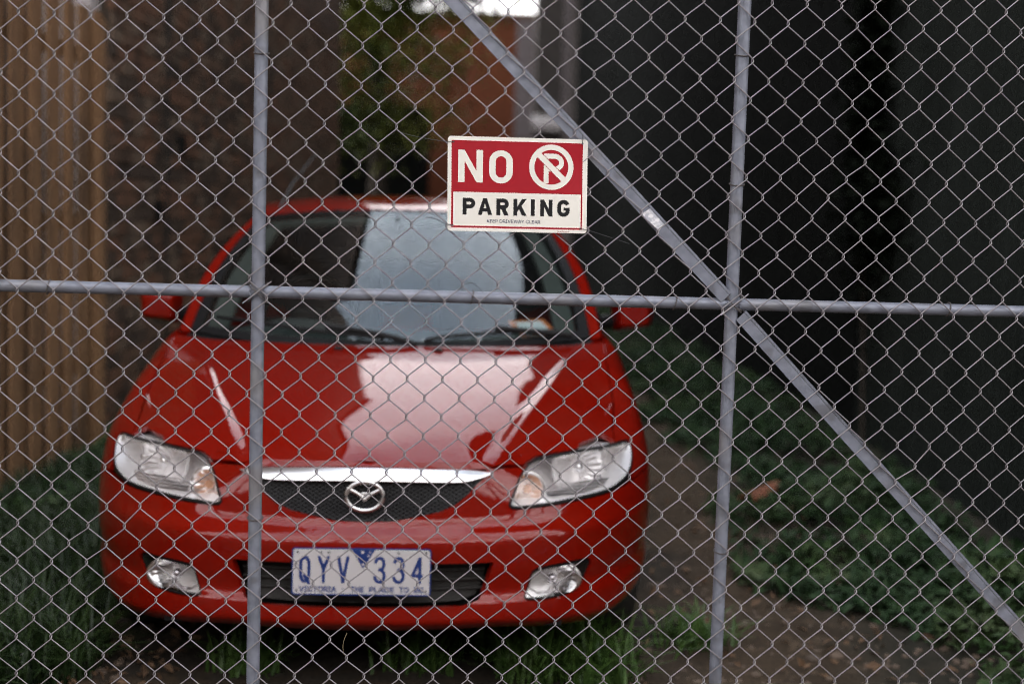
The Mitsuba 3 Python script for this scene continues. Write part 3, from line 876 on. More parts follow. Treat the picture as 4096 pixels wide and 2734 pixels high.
# ------------------------------------------------------------------ the red car
HALF, NOSE = 0.8525, 0.75
_a = np.linspace(0, np.pi / 2, 400)
_b = np.linspace(0, np.pi / 2, 200)[1:]
_ys = np.linspace(NOSE, 3.75, 300)[1:]
_x = np.r_[HALF * np.sin(_a) ** 0.8, np.full_like(_ys, HALF), HALF * np.cos(_b) ** (2 / 3.2)]
_y = np.r_[NOSE * (1 - np.cos(_a) ** 0.8), _ys, 3.75 + 0.5 * np.sin(_b) ** (2 / 3.2)]
_s = np.r_[0, np.cumsum(np.hypot(np.diff(_x), np.diff(_y)))]
SG = np.linspace(0, _s[-1], 1500)
XP, YP = np.interp(SG, _s, _x), np.interp(SG, _s, _y)
_tx, _ty = np.gradient(XP), np.gradient(YP)
_tl = np.hypot(_tx, _ty)
NX, NY = -_ty / _tl, _tx / _tl
_m = int(np.argmax(YP > 0.74))
s_x = lambda x: float(np.interp(x, XP[:_m], SG[:_m]))
s_y = lambda y: float(np.interp(y, YP, SG))
# body stations along the plan curve: rows of (inward offset, height) from the sill up to the bonnet line
STN = [
    (0.0, [(.035, .226), (-.006, .262), (-.004, .300), (.012, .335), (.004, .40), (0, .472), (.045, .527), (.05, .58), (.06, .635), (.072, .665), (.085, .684)]),
    (s_x(.35), [(.035, .230), (-.004, .264), (-.002, .302), (.012, .337), (.004, .40), (0, .474), (.045, .527), (.056, .58), (.072, .630), (.088, .660), (.10, .680)]),
    (s_x(.52), [(.04, .217), (-.002, .255), (0, .300), (.012, .337), (.003, .40), (0, .478), (.03, .525), (.055, .58), (.085, .635), (.108, .665), (.13, .688)]),
    (s_x(.70), [(.045, .205), (.004, .250), (.002, .300), (.012, .345), (.002, .41), (0, .485), (.015, .53), (.04, .59), (.075, .645), (.105, .680), (.13, .703)]),
    (s_y(.40), [(.045, .225), (.010, .27), (.004, .315), (.010, .36), (.001, .42), (0, .49), (.006, .54), (.022, .60), (.055, .66), (.09, .698), (.125, .720)]),
    (s_y(.62), [(.05, .245), (.015, .285), (.006, .33), (.008, .37), (0, .44), (0, .51), (.003, .57), (.010, .63), (.03, .695), (.07, .738), (.122, .757)]),
    (s_y(.90), [(.05, .20), (.02, .24), (.006, .30), (.004, .37), (0, .45), (0, .53), (.002, .61), (.012, .70), (.035, .775), (.07, .83), (.122, .853)]),
    (s_y(1.25), [(.05, .18), (.02, .23), (.006, .30), (.002, .38), (0, .46), (0, .55), (.004, .64), (.012, .73), (.03, .81), (.06, .885), (.11, .935)]),
    (s_y(3.4), [(.05, .20), (.02, .25), (.006, .31), (.002, .39), (0, .47), (0, .57), (.006, .67), (.016, .77), (.035, .86), (.06, .93), (.11, .975)]),
    (_s[-1], [(.06, .25), (.02, .29), (-.01, .34), (-.012, .40), (-.01, .47), (0, .57), (.03, .67), (.04, .77), (.05, .86), (.07, .93), (.12, .975)]),
]
_ss = np.array([a for a, _ in STN])
_A = np.array([b for _, b in STN])
_C = PchipInterpolator(np.r_[-_ss[2:0:-1], _ss], np.concatenate([_A[2:0:-1], _A]), axis=0)(SG)
_Pn = PchipInterpolator(np.arange(11), _C, axis=1)(np.linspace(0, 10, 401))
BODY = np.stack([XP[:, None] + NX[:, None] * _Pn[..., 0], YP[:, None] + NY[:, None] * _Pn[..., 0], _Pn[..., 1]], -1)
QS = 0.05   # metres per body row, so that panel outlines are drawn in near metric (s, q)


def wall(sq, inset=0.0):
    """(s, q) -> point of the body side / front surface in car coordinates"""
    s, t = sq[:, 0], sq[:, 1] / QS
    i, j = np.abs(s) / SG[-1] * 1499, np.clip(t, 0, 10) * 40
    P = np.stack([map_coordinates(BODY[..., c], [i, j], order=1, mode="nearest") for c in range(3)], -1)
    if inset:
        nx, ny = np.interp(np.abs(s), SG, NX), np.interp(np.abs(s), SG, NY)
        P = P + inset * np.stack([nx, ny, 0 * nx], -1)
    P[:, 0] *= np.where(s < 0, -1, 1)
    return P


def front_inv(x, z):
    """frontal (x, z) of a point on the nose -> (s, q)"""
    g = BODY[:_m]
    out = []
    for a, b in zip(np.ravel(x), np.ravel(z)):
        d = (g[..., 0] - abs(a)) ** 2 + (g[..., 2] - b) ** 2
        i, j = np.unravel_index(np.argmin(d), d.shape)
        out.append(((-1 if a < 0 else 1) * SG[i], j / 40 * QS))
    return np.array(out)


def side_inv(y, z):
    i = np.clip(np.interp(y, YP, np.arange(1500)).round().astype(int), 0, 1499)
    return np.array([(SG[a], float(np.interp(b, BODY[a, :, 2], np.arange(401))) / 40 * QS) for a, b in zip(i, z)])


def sm(pts, n=6, closed=True):
    """round an outline slightly (Chaikin)"""
    p = np.asarray(pts, float)
    for _ in range(2):
        q = np.roll(p, -1, 0)
        p = np.stack([0.8 * p + 0.2 * q, 0.2 * p + 0.8 * q], 1).reshape(-1, 2)
    return Polygon(p)


CAR_O = np.array([-0.38334 - 0.012 * 0.03, 3.7405, 0.0])
HEAD = math.radians(-1.8)
CL, CB = np.array([math.cos(HEAD), -math.sin(HEAD), 0]), np.array([math.sin(HEAD), math.cos(HEAD), 0])
CRoll = math.radians(0.6)


def to_world(v):
    v = np.asarray(v, float)
    z = v[:, 2] + v[:, 0] * math.sin(CRoll)
    return CAR_O + v[:, 0:1] * CL + v[:, 1:2] * CB + z[:, None] * UP


car = thing("parked_car", "red hatchback parked behind the chain link gate, facing it", "car")


def part(name, mesh, mat, parent=None, **kw):
    mesh = mesh.copy()
    mesh.vertices = to_world(mesh.vertices)
    return obj(name, mesh, mat, parent or car, **kw)


def mir(poly):
    return affinity.scale(poly, -1, 1, origin=(0, 0))


def t2q(pts):
    return [(s, t * QS) for s, t in pts]


HLp = sm(t2q([(.403, 6.46), (.513, 6.56), (.643, 6.66), (.793, 6.68), (.895, 7.0), (.955, 7.35), (1.0, 7.75), (1.02, 8.15), (1.015, 8.55), (.9, 8.95), (.74, 9.45), (.60, 9.63), (.55, 9.6), (.515, 9.25), (.48, 8.6), (.447, 7.75)]))
FOGp = sm(front_inv([.640, .52, .462, .452, .438, .50, .575, .612], [.405, .398, .392, .345, .308, .304, .312, .335]))
_g = [(0, .5255), (.08, .5285), (.157, .5425), (.205, .554), (.244, .570), (.280, .599), (.318, .6365)]
GR = front_inv([a for a, _ in _g], [b for _, b in _g])
GRp = Polygon(np.vstack([GR, [[.352, 9.0 * QS], [.02, 9.22 * QS]], [[-.02, 9.22 * QS], [-.352, 9.0 * QS]], GR[:0:-1] * [-1, 1]])).buffer(0)
INq = front_inv([.351, .33, .316, .27, .2, 0.0], [.416, .35, .318, .305, .302, .300])
INp = Polygon(np.vstack([INq, INq[-2::-1] * [-1, 1]])).buffer(0)
BON = t2q([(0, 9.28), (.20, 13.0), (.37, 9.03), (.482, 8.85), (.503, 9.15), (.54, 9.58), (.60, 9.70), (.74, 9.52), (.86, 13.0), (.945, 9.05), (.985, 9.45), (1.02, 9.75), (1.10, 10.0)])
BONcut = Polygon(BON + [(1.10, 10.6), (0, 10.6)]).union(mir(Polygon(BON + [(1.10, 10.6), (0, 10.6)]))).buffer(0)
aa = np.linspace(0, 2 * np.pi, 60)
ARCH = Polygon(side_inv(0.88 + 0.335 * np.cos(aa), np.clip(0.29 + 0.345 * np.sin(aa), 0.1, 2))).buffer(0)
ARCH = ARCH.union(sbox(*ARCH.bounds[:1], -0.05, ARCH.bounds[2], 0.06)).buffer(0)
ARCHR = Polygon(side_inv(3.49 + 0.335 * np.cos(aa), np.clip(0.29 + 0.345 * np.sin(aa), 0.1, 2))).buffer(0)
ARCHR = ARCHR.union(sbox(ARCHR.bounds[0], -0.05, ARCHR.bounds[2], 0.06)).buffer(0)
s_door, s_rear, s_q, s_end = s_y(1.18), s_y(2.22), s_y(3.0), _s[-1]
seam = Polygon(t2q([(-.2, -1), (1.6, -1), (1.6, 6.0), (1.2, 6.55), (1.0, 6.9), (.80, 6.72), (.60, 9.7), (.48, 9.3), (0, 11), (-.2, 11)])).intersection(sbox(0, 0, s_y(.60), 10 * QS))
seam = seam.union(mir(seam)).union(sbox(-.3, 0, .3, 10 * QS))
gap = 0.0022
bump_ = seam.difference(unary_union([HLp, mir(HLp), FOGp, mir(FOGp), GRp, INp, BONcut, ARCH, mir(ARCH)])).buffer(-gap)
part("bumper", lifted(bump_, wall, 0.010, 0.026), "red_paint")
fend = sbox(.93, 0, s_door, 10 * QS).difference(unary_union([seam, HLp, BONcut, ARCH])).buffer(-gap)
for g in (mir(fend), fend):
    part("fender", lifted(g, wall, 0.014, 0.012), "red_paint")
for nm, a, b in (("front_door", s_door, s_rear), ("rear_door", s_rear, s_q), ("rear_quarter", s_q, s_end)):
    g = sbox(a, 0, b, 10 * QS).difference(ARCHR).buffer(-gap)
    for gg in (mir(g), g):
        part(nm, lifted(gg, wall, 0.03, 0.01), "red_paint")

# bonnet: a height field through its edges, the centre line and the two ridges
bs = np.array(LineString(BON + [(s_y(y_), 10 * QS) for y_ in np.linspace(.70, 1.16, 12)]).segmentize(0.02).coords)
edge = wall(bs)
cow = np.stack([np.linspace(edge[-1, 0], 0, 20), edge[-1, 1] - (edge[-1, 1] - 1.0) * (1 - np.linspace(1, 0, 20) ** 2), 0.911 + 0.004 * np.linspace(1, 0, 20) ** 2], 1)
half_edge = np.vstack([edge, cow[1:]])
ctl = np.vstack([edge[::2], cow[::3], [(0, .11, .697), (0, .17, .724), (0, .26, .752), (0, .45, .806), (0, .7, .861), (0, .9, .898),
    (.25, .26, .746), (.25, .45, .800), (.25, .7, .857), (.25, .92, .897), (.45, .42, .775), (.45, .7, .848), (.5, .95, .895), (.6, .7, .828), (.62, .95, .885)]])
ctl = np.vstack([ctl, ctl[ctl[:, 0] > 0.01] * [-1, 1, 1]])
_, ui = np.unique(np.round(ctl[:, :2], 4), axis=0, return_index=True)
RB = RBFInterpolator(ctl[ui, :2], ctl[ui, 2], kernel="thin_plate_spline", smoothing=1.5e-4)


def ridge(x, y):
    """signed distance from the ridge line, positive towards the centre"""
    xr = 0.352 + (y - 0.13) * 0.305 + 0.02 * np.sin(np.clip((y - 0.13) / 0.85, 0, 1) * np.pi)
    return xr - np.abs(x)


def bonnet(P):
    z = RB(P)
    d = ridge(P[:, 0], P[:, 1])
    hgt = 0.0125 * np.clip((1.02 - P[:, 1]) / 0.25, 0, 1) * np.clip((P[:, 1] - 0.09) / 0.06, 0, 1)
    w = 0.052 - 0.028 * np.clip((P[:, 1] - 0.15) / 0.8, 0, 1)
    inn = np.clip(1 - d / w, 0, 1)
    inn = np.where(inn < 0.3, inn ** 2 / 0.6, inn - 0.15) / 0.85
    outer = np.exp(-np.clip(-d, 0, None) / 0.11)
    soft = np.where(d > 0, inn, outer)
    hgt = hgt / 0.0125 * 0.33 * w
    return np.c_[P, z + hgt * soft - 0.004]


plan_edge = half_edge[:, :2]
bon_poly = Polygon(np.vstack([plan_edge, plan_edge[-2:0:-1] * [-1, 1]])).buffer(0).buffer(-gap)
part("bonnet", lifted(bon_poly, bonnet, 0.0095, 0.014), "red_paint", smooth=50)
part("engine_bay", bx(-0.38, 0.38, 0.30, 1.0, 0.30, 0.64), "black_plastic", smooth=False)
part("inner_panel", bx(-0.36, 0.36, 0.125, 0.17, 0.23, 0.655), "black_plastic", smooth=False)
for sx in (-0.16, 0.17):
    w0 = bonnet(np.array([[sx, 0.945]]))[0]
    part("washer_nozzle", rbox((sx, 0.945, w0[2] + 0.003), (0.030, 0.022, 0.014), 0.005), "black_plastic")

# grille, chrome strip, badge
lat = []
for k in range(-70, 71):
    for sg in (-1, 1):
        lat.append(LineString([(k * 0.019 - sg * 0.17, 0.50), (k * 0.019 + sg * 0.17, 0.70)]).buffer(0.0019, cap_style="flat"))
xg = [(float(wall(np.array([p]))[0, 0]), float(wall(np.array([p]))[0, 2])) for p in densify(GRp.exterior, 0.01)]
gxz = Polygon(xg).buffer(0.004)
ln = unary_union(lat).intersection(gxz)
gm = extr(ln.simplify(0.0002), 0.005)
gm = gm.subdivide_to_size(0.03) if hasattr(gm, "subdivide_to_size") else gm
v = gm.vertices.copy()
sq = np.stack([np.interp(np.abs(v[:, 0]), XP[:_m], SG[:_m]), np.clip(np.interp(v[:, 1], BODY[0, :, 2], np.arange(401)), 0, 400) / 40 * QS], 1)
yb = wall(sq)[:, 1]
gm.vertices = np.stack([v[:, 0], yb + 0.020 + v[:, 2], v[:, 1]], 1)
gk = part("grille", gm, "grille_plastic", smooth=False, label="black mesh grille")
bp = lifted(GRp.buffer(0.004), lambda p: wall(p, 0.045), 0.03, 0)
part("backing", bp, "rubber", gk)
t_ = np.linspace(-1, 1, 61)
cs_ = .372 * t_
rows = []
for q, out in ((7.93, 0.004), (7.97, -0.010), (8.05, -0.0135), (8.5, -0.010), (9.03, -0.003), (9.12, 0.006)):
    tp = np.clip((np.abs(t_) - 0.72) / 0.28, 0, 1) ** 1.5
    qq = q + (8.78 - q) * 0.8 * tp - 0.18 * t_ ** 2 * (q > 8.6)
    rows.append(wall(np.stack([cs_, qq * QS], 1), 0.0) + np.stack([0 * t_, np.full_like(t_, out), 0 * t_], 1))
part("chrome_strip", grid_mesh(np.array(rows).transpose(1, 0, 2)), "chrome_satin", gk, smooth=True, label="bright chrome strip above the grille")
# badge: oval ring with wings
bc = np.array([0.0, 0.594])
th_ = np.linspace(0, 2 * np.pi, 73)[:-1]
bms = [tube(np.stack([.0498 * np.cos(th_), np.full(72, 0.049), bc[1] + .0395 * np.sin(th_)], 1), .0060, 12, closed=True)]
for s_ in (-1, 1):
    wp = PchipInterpolator(np.linspace(0, 1, 5), np.array([(s_ * .0475, .0215), (s_ * .031, .0135), (s_ * .015, .0045), (s_ * .006, -.0035), (0, -.0130)]), axis=0)(np.linspace(0, 1, 24))
    bms.append(tube(np.stack([wp[:, 0], np.full(24, 0.049), bc[1] + wp[:, 1]], 1), np.linspace(.0056, .0042, 24), 10))
bms.append(rbox((0, .0545, bc[1]), (.02, .008, .02), .003))
part("badge", cat(bms), "chrome_satin", gk, smooth=40, label="chrome badge, an oval ring with a winged emblem")
# lower intake
ink = part("lower_intake", lifted(INp.buffer(0.004), lambda p: wall(p, 0.06), 0.03, 0), "rubber")
for zz_ in (.335, .362, .389):
    xs = np.linspace(-.33, .33, 24)
    yy_ = wall(front_inv(np.abs(xs), np.full(24, zz_)))[:, 1] + 0.052
    part("slat", tube(np.stack([xs, yy_, np.full(24, zz_)], 1), 0.0045, 6), "rubber", ink)


# headlights and fog lights
def bowl(center, radius, depth, axis, flutes=20, amp=0.06, r_in=0.15):
    """a fluted reflector bowl opening along axis"""
    a = np.linspace(0, 2 * np.pi, 97)
    rr_ = np.linspace(0.02, 1, 12)
    R_, A_ = np.meshgrid(rr_, a, indexing="ij")
    zz_ = depth * (1 - R_ ** 2) + amp * radius * 0.25 * np.abs(np.sin(A_ * flutes / 2)) * R_ * (1 - R_) * 4
    axis = np.asarray(axis, float) / np.linalg.norm(axis)
    e1 = np.cross(axis, [0, 0, 1.0])
    e1 /= np.linalg.norm(e1)
    e2 = np.cross(e1, axis)
    P = np.asarray(center) + (R_ * radius * np.cos(A_))[..., None] * e1 + (R_ * radius * np.sin(A_))[..., None] * e2 - zz_[..., None] * axis
    rim = tube(np.asarray(center) + (1.02 * radius * np.cos(a[:-1]))[:, None] * e1 + (1.02 * radius * np.sin(a[:-1]))[:, None] * e2, 0.0055, 8, closed=True)
    return grid_mesh(P), rim


def clip_to(m, g):
    """keep what lies behind the lamp opening g"""
    e = wall(densify(polys(g)[0].exterior, 0.006))
    o = Polygon(e[:, [0, 2]]).buffer(0)
    m = m.subdivide()
    c = m.triangles_center
    m.update_faces(shapely.contains_xy(o, c[:, 0], c[:, 2]))
    m.merge_vertices()
    return max(m.split(only_watertight=False), key=lambda q: len(q.faces))


def ball(c, r, sc=(1, 1, 1)):
    m = trimesh.creation.icosphere(3, r)
    m.vertices = m.vertices * sc + np.asarray(c)
    return m


for sd in (-1, 1):
    fl = (lambda g: g) if sd > 0 else mir
    HL, FG = fl(HLp), fl(FOGp)
    sv = np.array([sd, 1, 1])
    hl = part("headlight", lifted(HL.buffer(0.006), lambda p: wall(p, 0.125), 0.02, 0), "lamp_grey")
    rim_g = HL.buffer(-0.0005).difference(HL.buffer(-0.007))
    part("gasket", lifted(rim_g, lambda p: wall(p, 0.003), 0.008, 0.014), "black_plastic", hl)
    inner = HL.buffer(-0.007)
    # bucket walls down to the back plate
    ms = []
    for p_ in polys(inner):
        r_ = densify(p_.exterior, 0.008)
        P3_ = np.stack([wall(r_, 0.004), wall(r_, 0.035), wall(r_, 0.124)])
        P3_ = np.concatenate([P3_, P3_[:, :1]], 1)
        ms.append(grid_mesh(P3_))
    part("bucket", cat(ms), "lamp_grey", hl)
    c_main = np.array([.598, .322, .632]) * sv
    b_, r_ = bowl(c_main, 0.084, 0.062, (0.50 * sd, -1, 0.22), 26, 0.55)
    rk = part("reflector", clip_to(b_, inner), "lamp_silver", hl, smooth=25)
    part("rim", clip_to(r_, inner), "rim_white", rk)
    part("bulb", ball(c_main + [0, 0.015, 0], 0.016, (1, 1.5, 1)), "lamp_silver", rk)
    part("bulb_shield", ball(c_main + [0, 0.004, -0.004], 0.015, (1, 0.6, 0.8)), "lamp_silver", rk)
    c_o = np.array([.712, .430, .645]) * sv
    b_, r_ = bowl(c_o, 0.055, 0.035, (0.80 * sd, -1, 0.15), 14, 0.3)
    rk = part("outer_reflector", clip_to(b_, inner), "lamp_silver", hl, smooth=25)
    part("rim", clip_to(r_, inner), "lamp_silver", rk)
    c_i = np.array([.447, .185, .592]) * sv
    b_, r_ = bowl(c_i, 0.046, 0.04, (0.25 * sd, -1, 0.15), 12, 0.3)
    rk = part("indicator", clip_to(b_, inner), "lamp_silver", hl, smooth=25, label="indicator lamp with an amber bulb")
    part("rim", clip_to(r_, inner), "lamp_silver", rk)
    part("bulb", ball(c_i + [0, 0.026, -0.004], 0.013), "amber", rk)
    # stepped chrome floor below the main bowl
    for k in range(4):
        xs = np.linspace(.50, .70, 14)
        f0 = wall(front_inv(xs, 0.575 + 0.006 * k + 0 * xs)) + [0, 0.025 + 0.012 * k, 0]
        f1 = f0 + [0, 0.010, 0.004]
        m = grid_mesh(np.stack([f0, f1], 1))
        m.vertices = m.vertices * sv
        part("reflector_step", m, "lamp_silver", hl, smooth=False)
    part("lens", lifted(HL.buffer(-0.0065), lambda p: wall(p, 0.001), 0.012, 0), "lamp_glass", hl, smooth=True)

    fk = part("fog_light", lifted(FG.buffer(0.004), lambda p: wall(p, 0.042), 0.02, 0), "lamp_grey")
    rim_g = FG.buffer(-0.0005).difference(FG.buffer(-0.0065))
    part("surround", lifted(rim_g, lambda p: wall(p, 0.006), 0.006, 0.04), "black_plastic", fk)
    c_f = np.array([.520, .128, .352]) * sv
    b_, r_ = bowl(c_f, 0.052, 0.035, (0.12 * sd, -1, 0.05), 16, 0.4)
    b_.vertices = (b_.vertices - c_f) * [1.45, 1, 0.92] + c_f
    r_.vertices = (r_.vertices - c_f) * [1.45, 1, 0.92] + c_f
    rk = part("reflector", clip_to(b_, FG.buffer(-0.006)), "lamp_silver", fk, smooth=25)
    part("rim", clip_to(r_, FG.buffer(-0.006)), "lamp_silver", rk)
    part("bulb", ball(c_f + [0, 0.012, 0], 0.013), "chrome", rk)
    part("lens", lifted(FG.buffer(-0.006), lambda p: wall(p, 0.004), 0.012, 0), "lamp_glass", fk, smooth=True)

# number plate
PZ, PY = 0.402, -0.013


def plate_sheet(g, lift, thick=0.0, mat="plate_white", name="number_plate", parent=None, **kw):
    m = extr(g, max(thick, 0.0003))
    v = m.vertices.copy()
    m.vertices = np.stack([v[:, 0] / 1000, PY - lift - v[:, 2] + 0.0 * v[:, 1] + (v[:, 1] / 1000) * 0.04, PZ + v[:, 1] / 1000], 1)
    m.faces = m.faces[:, ::-1]
    return part(name, m, mat, parent, smooth=False, **kw)


pl = plate_sheet(rr(-186, -64, 186, 64, 9), 0.0, 0.0015, "plate_blue", label="white number plate with blue characters")
plate_sheet(rr(-182, -60, 182, 60, 7), 0.0016, 0.0004, "plate_white", "face", pl)


def glyph(c, x, y, w, h, sw):
    X = lambda a: x + a * w
    Y = lambda b: y + b * h
    L = {"Q": [arc(X(.5), Y(.72), w * .5, h * .28, 0, 180, 10) + arc(X(.5), Y(.30), w * .5, h * .30, 180, 360, 12) + [(X(1), Y(.72))], [(X(.45), Y(.24)), (X(1.0), Y(-.06))]],
         "Y": [[(X(-.05), Y(1)), (X(.5), Y(.52))], [(X(1.05), Y(1)), (X(.5), Y(.52)), (X(.5), Y(0))]],
         "V": [[(X(-.05), Y(1)), (X(.5), Y(0)), (X(1.05), Y(1))]],
         "3": [arc(X(.42), Y(.75), w * .52, h * .25, 160, -90, 14), arc(X(.42), Y(.26), w * .58, h * .26, 90, -165, 14)],
         "4": [[(X(.85), Y(0)), (X(.85), Y(1)), (X(-.02), Y(.28)), (X(1.08), Y(.28))]]}[c]
    return unary_union([LineString(l).buffer(sw / 2, cap_style="round", join_style="round") for l in L])


for c, x in (("Q", -162), ("Y", -112), ("V", -60), ("3", 39), ("3", 90), ("4", 137)):
    plate_sheet(glyph(c, x, -27, 22, 65, 8.5), 0.0021, 0.0009, "plate_blue", "character", pl)
tri_ = Polygon([(-27, 60), (36, 60), (4, 8)])
stars = unary_union([Point(a, b).buffer(r_) for a, b, r_ in ((2, 53, 4.2), (-11, 40, 2.6), (18, 43, 2.8), (22, 53, 2.2), (4, 20, 3.4))])
plate_sheet(tri_.difference(stars), 0.0021, 0.0003, "plate_blue", "emblem", pl, label="blue triangle with white stars")
for text, a, b in (("VICTORIA", -165, -66), ("-", -52, -45), ("THE", -28, 8), ("PLACE", 22, 88), ("TO", 102, 128), ("BE", 142, 166)):
    if text == "-":
        g = sbox(a, -46.5, b, -44.5)
    else:
        g = affinity.scale(txt(text, a, b, 0, 15, True), 1, -1, origin=(0, 0)).buffer(0.5)
        g = affinity.translate(g, 0, -55.5 - g.bounds[1])
    plate_sheet(g, 0.0021, 0.0003, "plate_blue", "slogan", pl)
for a, b in ((-170, 52), (-108, 51), (-88, 51), (98, 51), (172, 52), (-172, -52), (172, -52)):
    plate_sheet(Point(a, b).buffer(3.2), 0.0021, 0.0006, "black_plastic", "bolt", pl)


# greenhouse: windscreen surface with the pillars, roof, sides
def screen(P, off=0.0):
    u, v = P[:, 0], P[:, 1]
    xb, yb_, zb = 0.728 * u, 1.005 + 0.20 * np.abs(u) ** 2.2, 0.895 + 0.042 * np.abs(u) ** 2.5
    xt, yt, zt = 0.575 * u, 1.735 + 0.09 * np.abs(u) ** 2, 1.356 - 0.040 * np.abs(u) ** 2.4
    b = 0.020 * np.sin(np.pi * np.clip(v, 0, 1))
    x = xb + (xt - xb) * v + 0.030 * u * np.sin(np.pi * np.clip(v, 0, 1)) * np.abs(u) ** 2
    y_ = yb_ + (yt - yb_) * v - b * 0.5 + off * 0.52
    z_ = zb + (zt - zb) * v + b * 0.85 - off * 0.85
    return np.stack([x, y_, z_], 1)


def scr(poly, off=0.0):
    return lambda p: screen(np.c_[p[:, 0] / 0.7, p[:, 1] / 0.85], off)


SU = lambda u0, u1, v0, v1: sbox(u0 * 0.7, v0 * 0.85, u1 * 0.7, v1 * 0.85)
glass_p = SU(-.905, .905, .05, .985).buffer(-0.02).buffer(0.02)
part("windscreen", lifted(glass_p, scr(0), 0.02, 0), "glass", smooth=True)
part("windscreen_seal", lifted(SU(-.952, .952, 0.0, .998).difference(glass_p), scr(0, 0.0), 0.015, 0.02), "black_plastic")
for sd in (-1, 1):
    g = SU(.955, 1.0, -0.02, 1.0)
    pl_ = lifted(g if sd > 0 else mir(g), scr(0, -0.004), 0.012, 0.03)
    # pillar side turning back
    vv = np.linspace(-0.02, 1.0, 30)
    e0 = screen(np.c_[np.full(30, 1.0 * sd), vv], -0.004)
    strip = np.stack([e0, e0 + [0.012 * sd, 0.03, -0.006], e0 + [0.014 * sd, 0.085, -0.03]], 1)
    part("pillar", cat([pl_, grid_mesh(strip)]), "red_paint")
    g = SU(.80, .895, .06, .97)
    part("pillar_trim", lifted(g if sd > 0 else mir(g), scr(0, 0.035), 0.02, 0.02), "trim_grey")
part("cowl_panel", lifted(SU(-.96, .96, -.07, -.002), scr(0, 0.008), 0.02, 0.01), "black_plastic")
part("header_trim", lifted(SU(-.88, .88, .955, 1.02), scr(0, 0.03), 0.03, 0.02), "trim_grey")


def roof(P):
    u, v = P[:, 0] / 0.6, P[:, 1]
    hw = 0.578 + 0.03 * np.sin(np.clip(v / 1.7, 0, 1) * np.pi)
    x = hw * np.clip(u, -1.0, 1.0)
    y_ = 1.735 + 0.09 * np.abs(u) ** 2 * (1 - v / 1.7) + v
    crown = 1.357 + 0.066 * (1 - np.exp(-v / 0.24)) - 0.020 * (v / 1.7) ** 2
    z_ = crown - 0.040 * np.abs(u) ** 2.4 - 0.02 * np.clip(np.abs(u) - 0.85, 0, 1)
    return np.stack([x, y_, z_], 1)


part("roof", lifted(sbox(-.6, 0.003, .6, 1.66), roof, 0.02, 0.03), "red_paint", smooth=50)
rb = roof(np.c_[np.linspace(-.6, .6, 25), np.full(25, 1.66)])
tl = np.stack([np.linspace(-.70, .70, 25), 4.02 - 0.1 * np.abs(np.linspace(-1, 1, 25)) ** 3, np.full(25, 0.965)], 1)
part("rear_window", grid_mesh(np.stack([rb, tl], 0)), "dark_glass", smooth=True)
part("rear_deck", grid_mesh(np.stack([tl, wall(np.c_[np.linspace(-1, 1, 25) * s_y(4.22), np.full(25, 10 * QS)])], 0)), "red_paint", smooth=True)
for sd in (-1, 1):
    vv = np.linspace(0.03, 1.0, 14)
    fr = screen(np.c_[np.full(14, 1.0 * sd), vv]) + [0.014 * sd, 0.09, -0.03]
    tops = roof(np.c_[np.full(14, 0.6 * sd), np.linspace(0.06, 1.66, 14)]) - [0, 0, 0.02]
    bots = np.stack([sd * np.linspace(.742, .70, 14), np.linspace(1.35, 3.95, 14), np.linspace(.94, .975, 14)], 1)
    w_ = np.linspace(0, 1, 10)[:, None, None]
    G_ = bots[None] * (1 - w_) + tops[None] * w_
    G_[:, 0] = fr[np.linspace(0, 13, 10).round().astype(int)]
    part("side_window", grid_mesh(G_), "dark_glass", smooth=True)
    mc = np.array([.888 * sd, 1.60, .985])
    body = m3.Manifold.batch_hull([m3.Manifold.sphere(r_, 24).translate((mc + np.array(o_) * [sd, 1, 1]).tolist()) for o_, r_ in (((.062, .02, .040), .022), ((.056, .02, -.034), .020), ((-.064, .0, .040), .022), ((-.056, .0, -.046), .020),
        ((.040, -.045, .030), .020), ((-.045, -.05, .030), .022), ((.036, -.045, -.024), .020), ((-.040, -.05, -.032), .020))])
    tm = body.to_mesh()
    mk = part("door_mirror", trimesh.Trimesh(tm.vert_properties[:, :3], tm.tri_verts, process=False), "red_paint", smooth=50)
    part("arm", cat([tube([(.80 * sd, 1.60, .955), (.735 * sd, 1.55, .95)], 0.028, 10), rbox((.735 * sd, 1.50, .965), (.03, .14, .07), .012)]), "black_plastic", mk)
    part("mirror_glass", rbox((.888 * sd, 1.652, .985), (.135, .006, .085), .0028), "chrome", mk)

# wipers
for pts, pts2 in (([(-.02, 0.045), (-.30, 0.075), (-.62, 0.095), (-.84, .10)], [(.13, -.005), (-.05, 0.055), (-.3, .09)]), ([(.80, .055), (.55, .075), (.28, .06), (.17, .035)], [(.86, -.005), (.7, 0.045), (.5, .085)])):
    for q_, r_, o_, nm in ((pts, 0.007, -0.012, "wiper"), (pts2, 0.010, -0.024, "arm")):
        P2 = PchipInterpolator(np.linspace(0, 1, len(q_)), np.array(q_), axis=0)(np.linspace(0, 1, 20))
        key = part(nm, tube(screen(P2, o_), r_, 8), "black_plastic", wk if nm == "arm" else None)
        wk = key if nm == "wiper" else wk
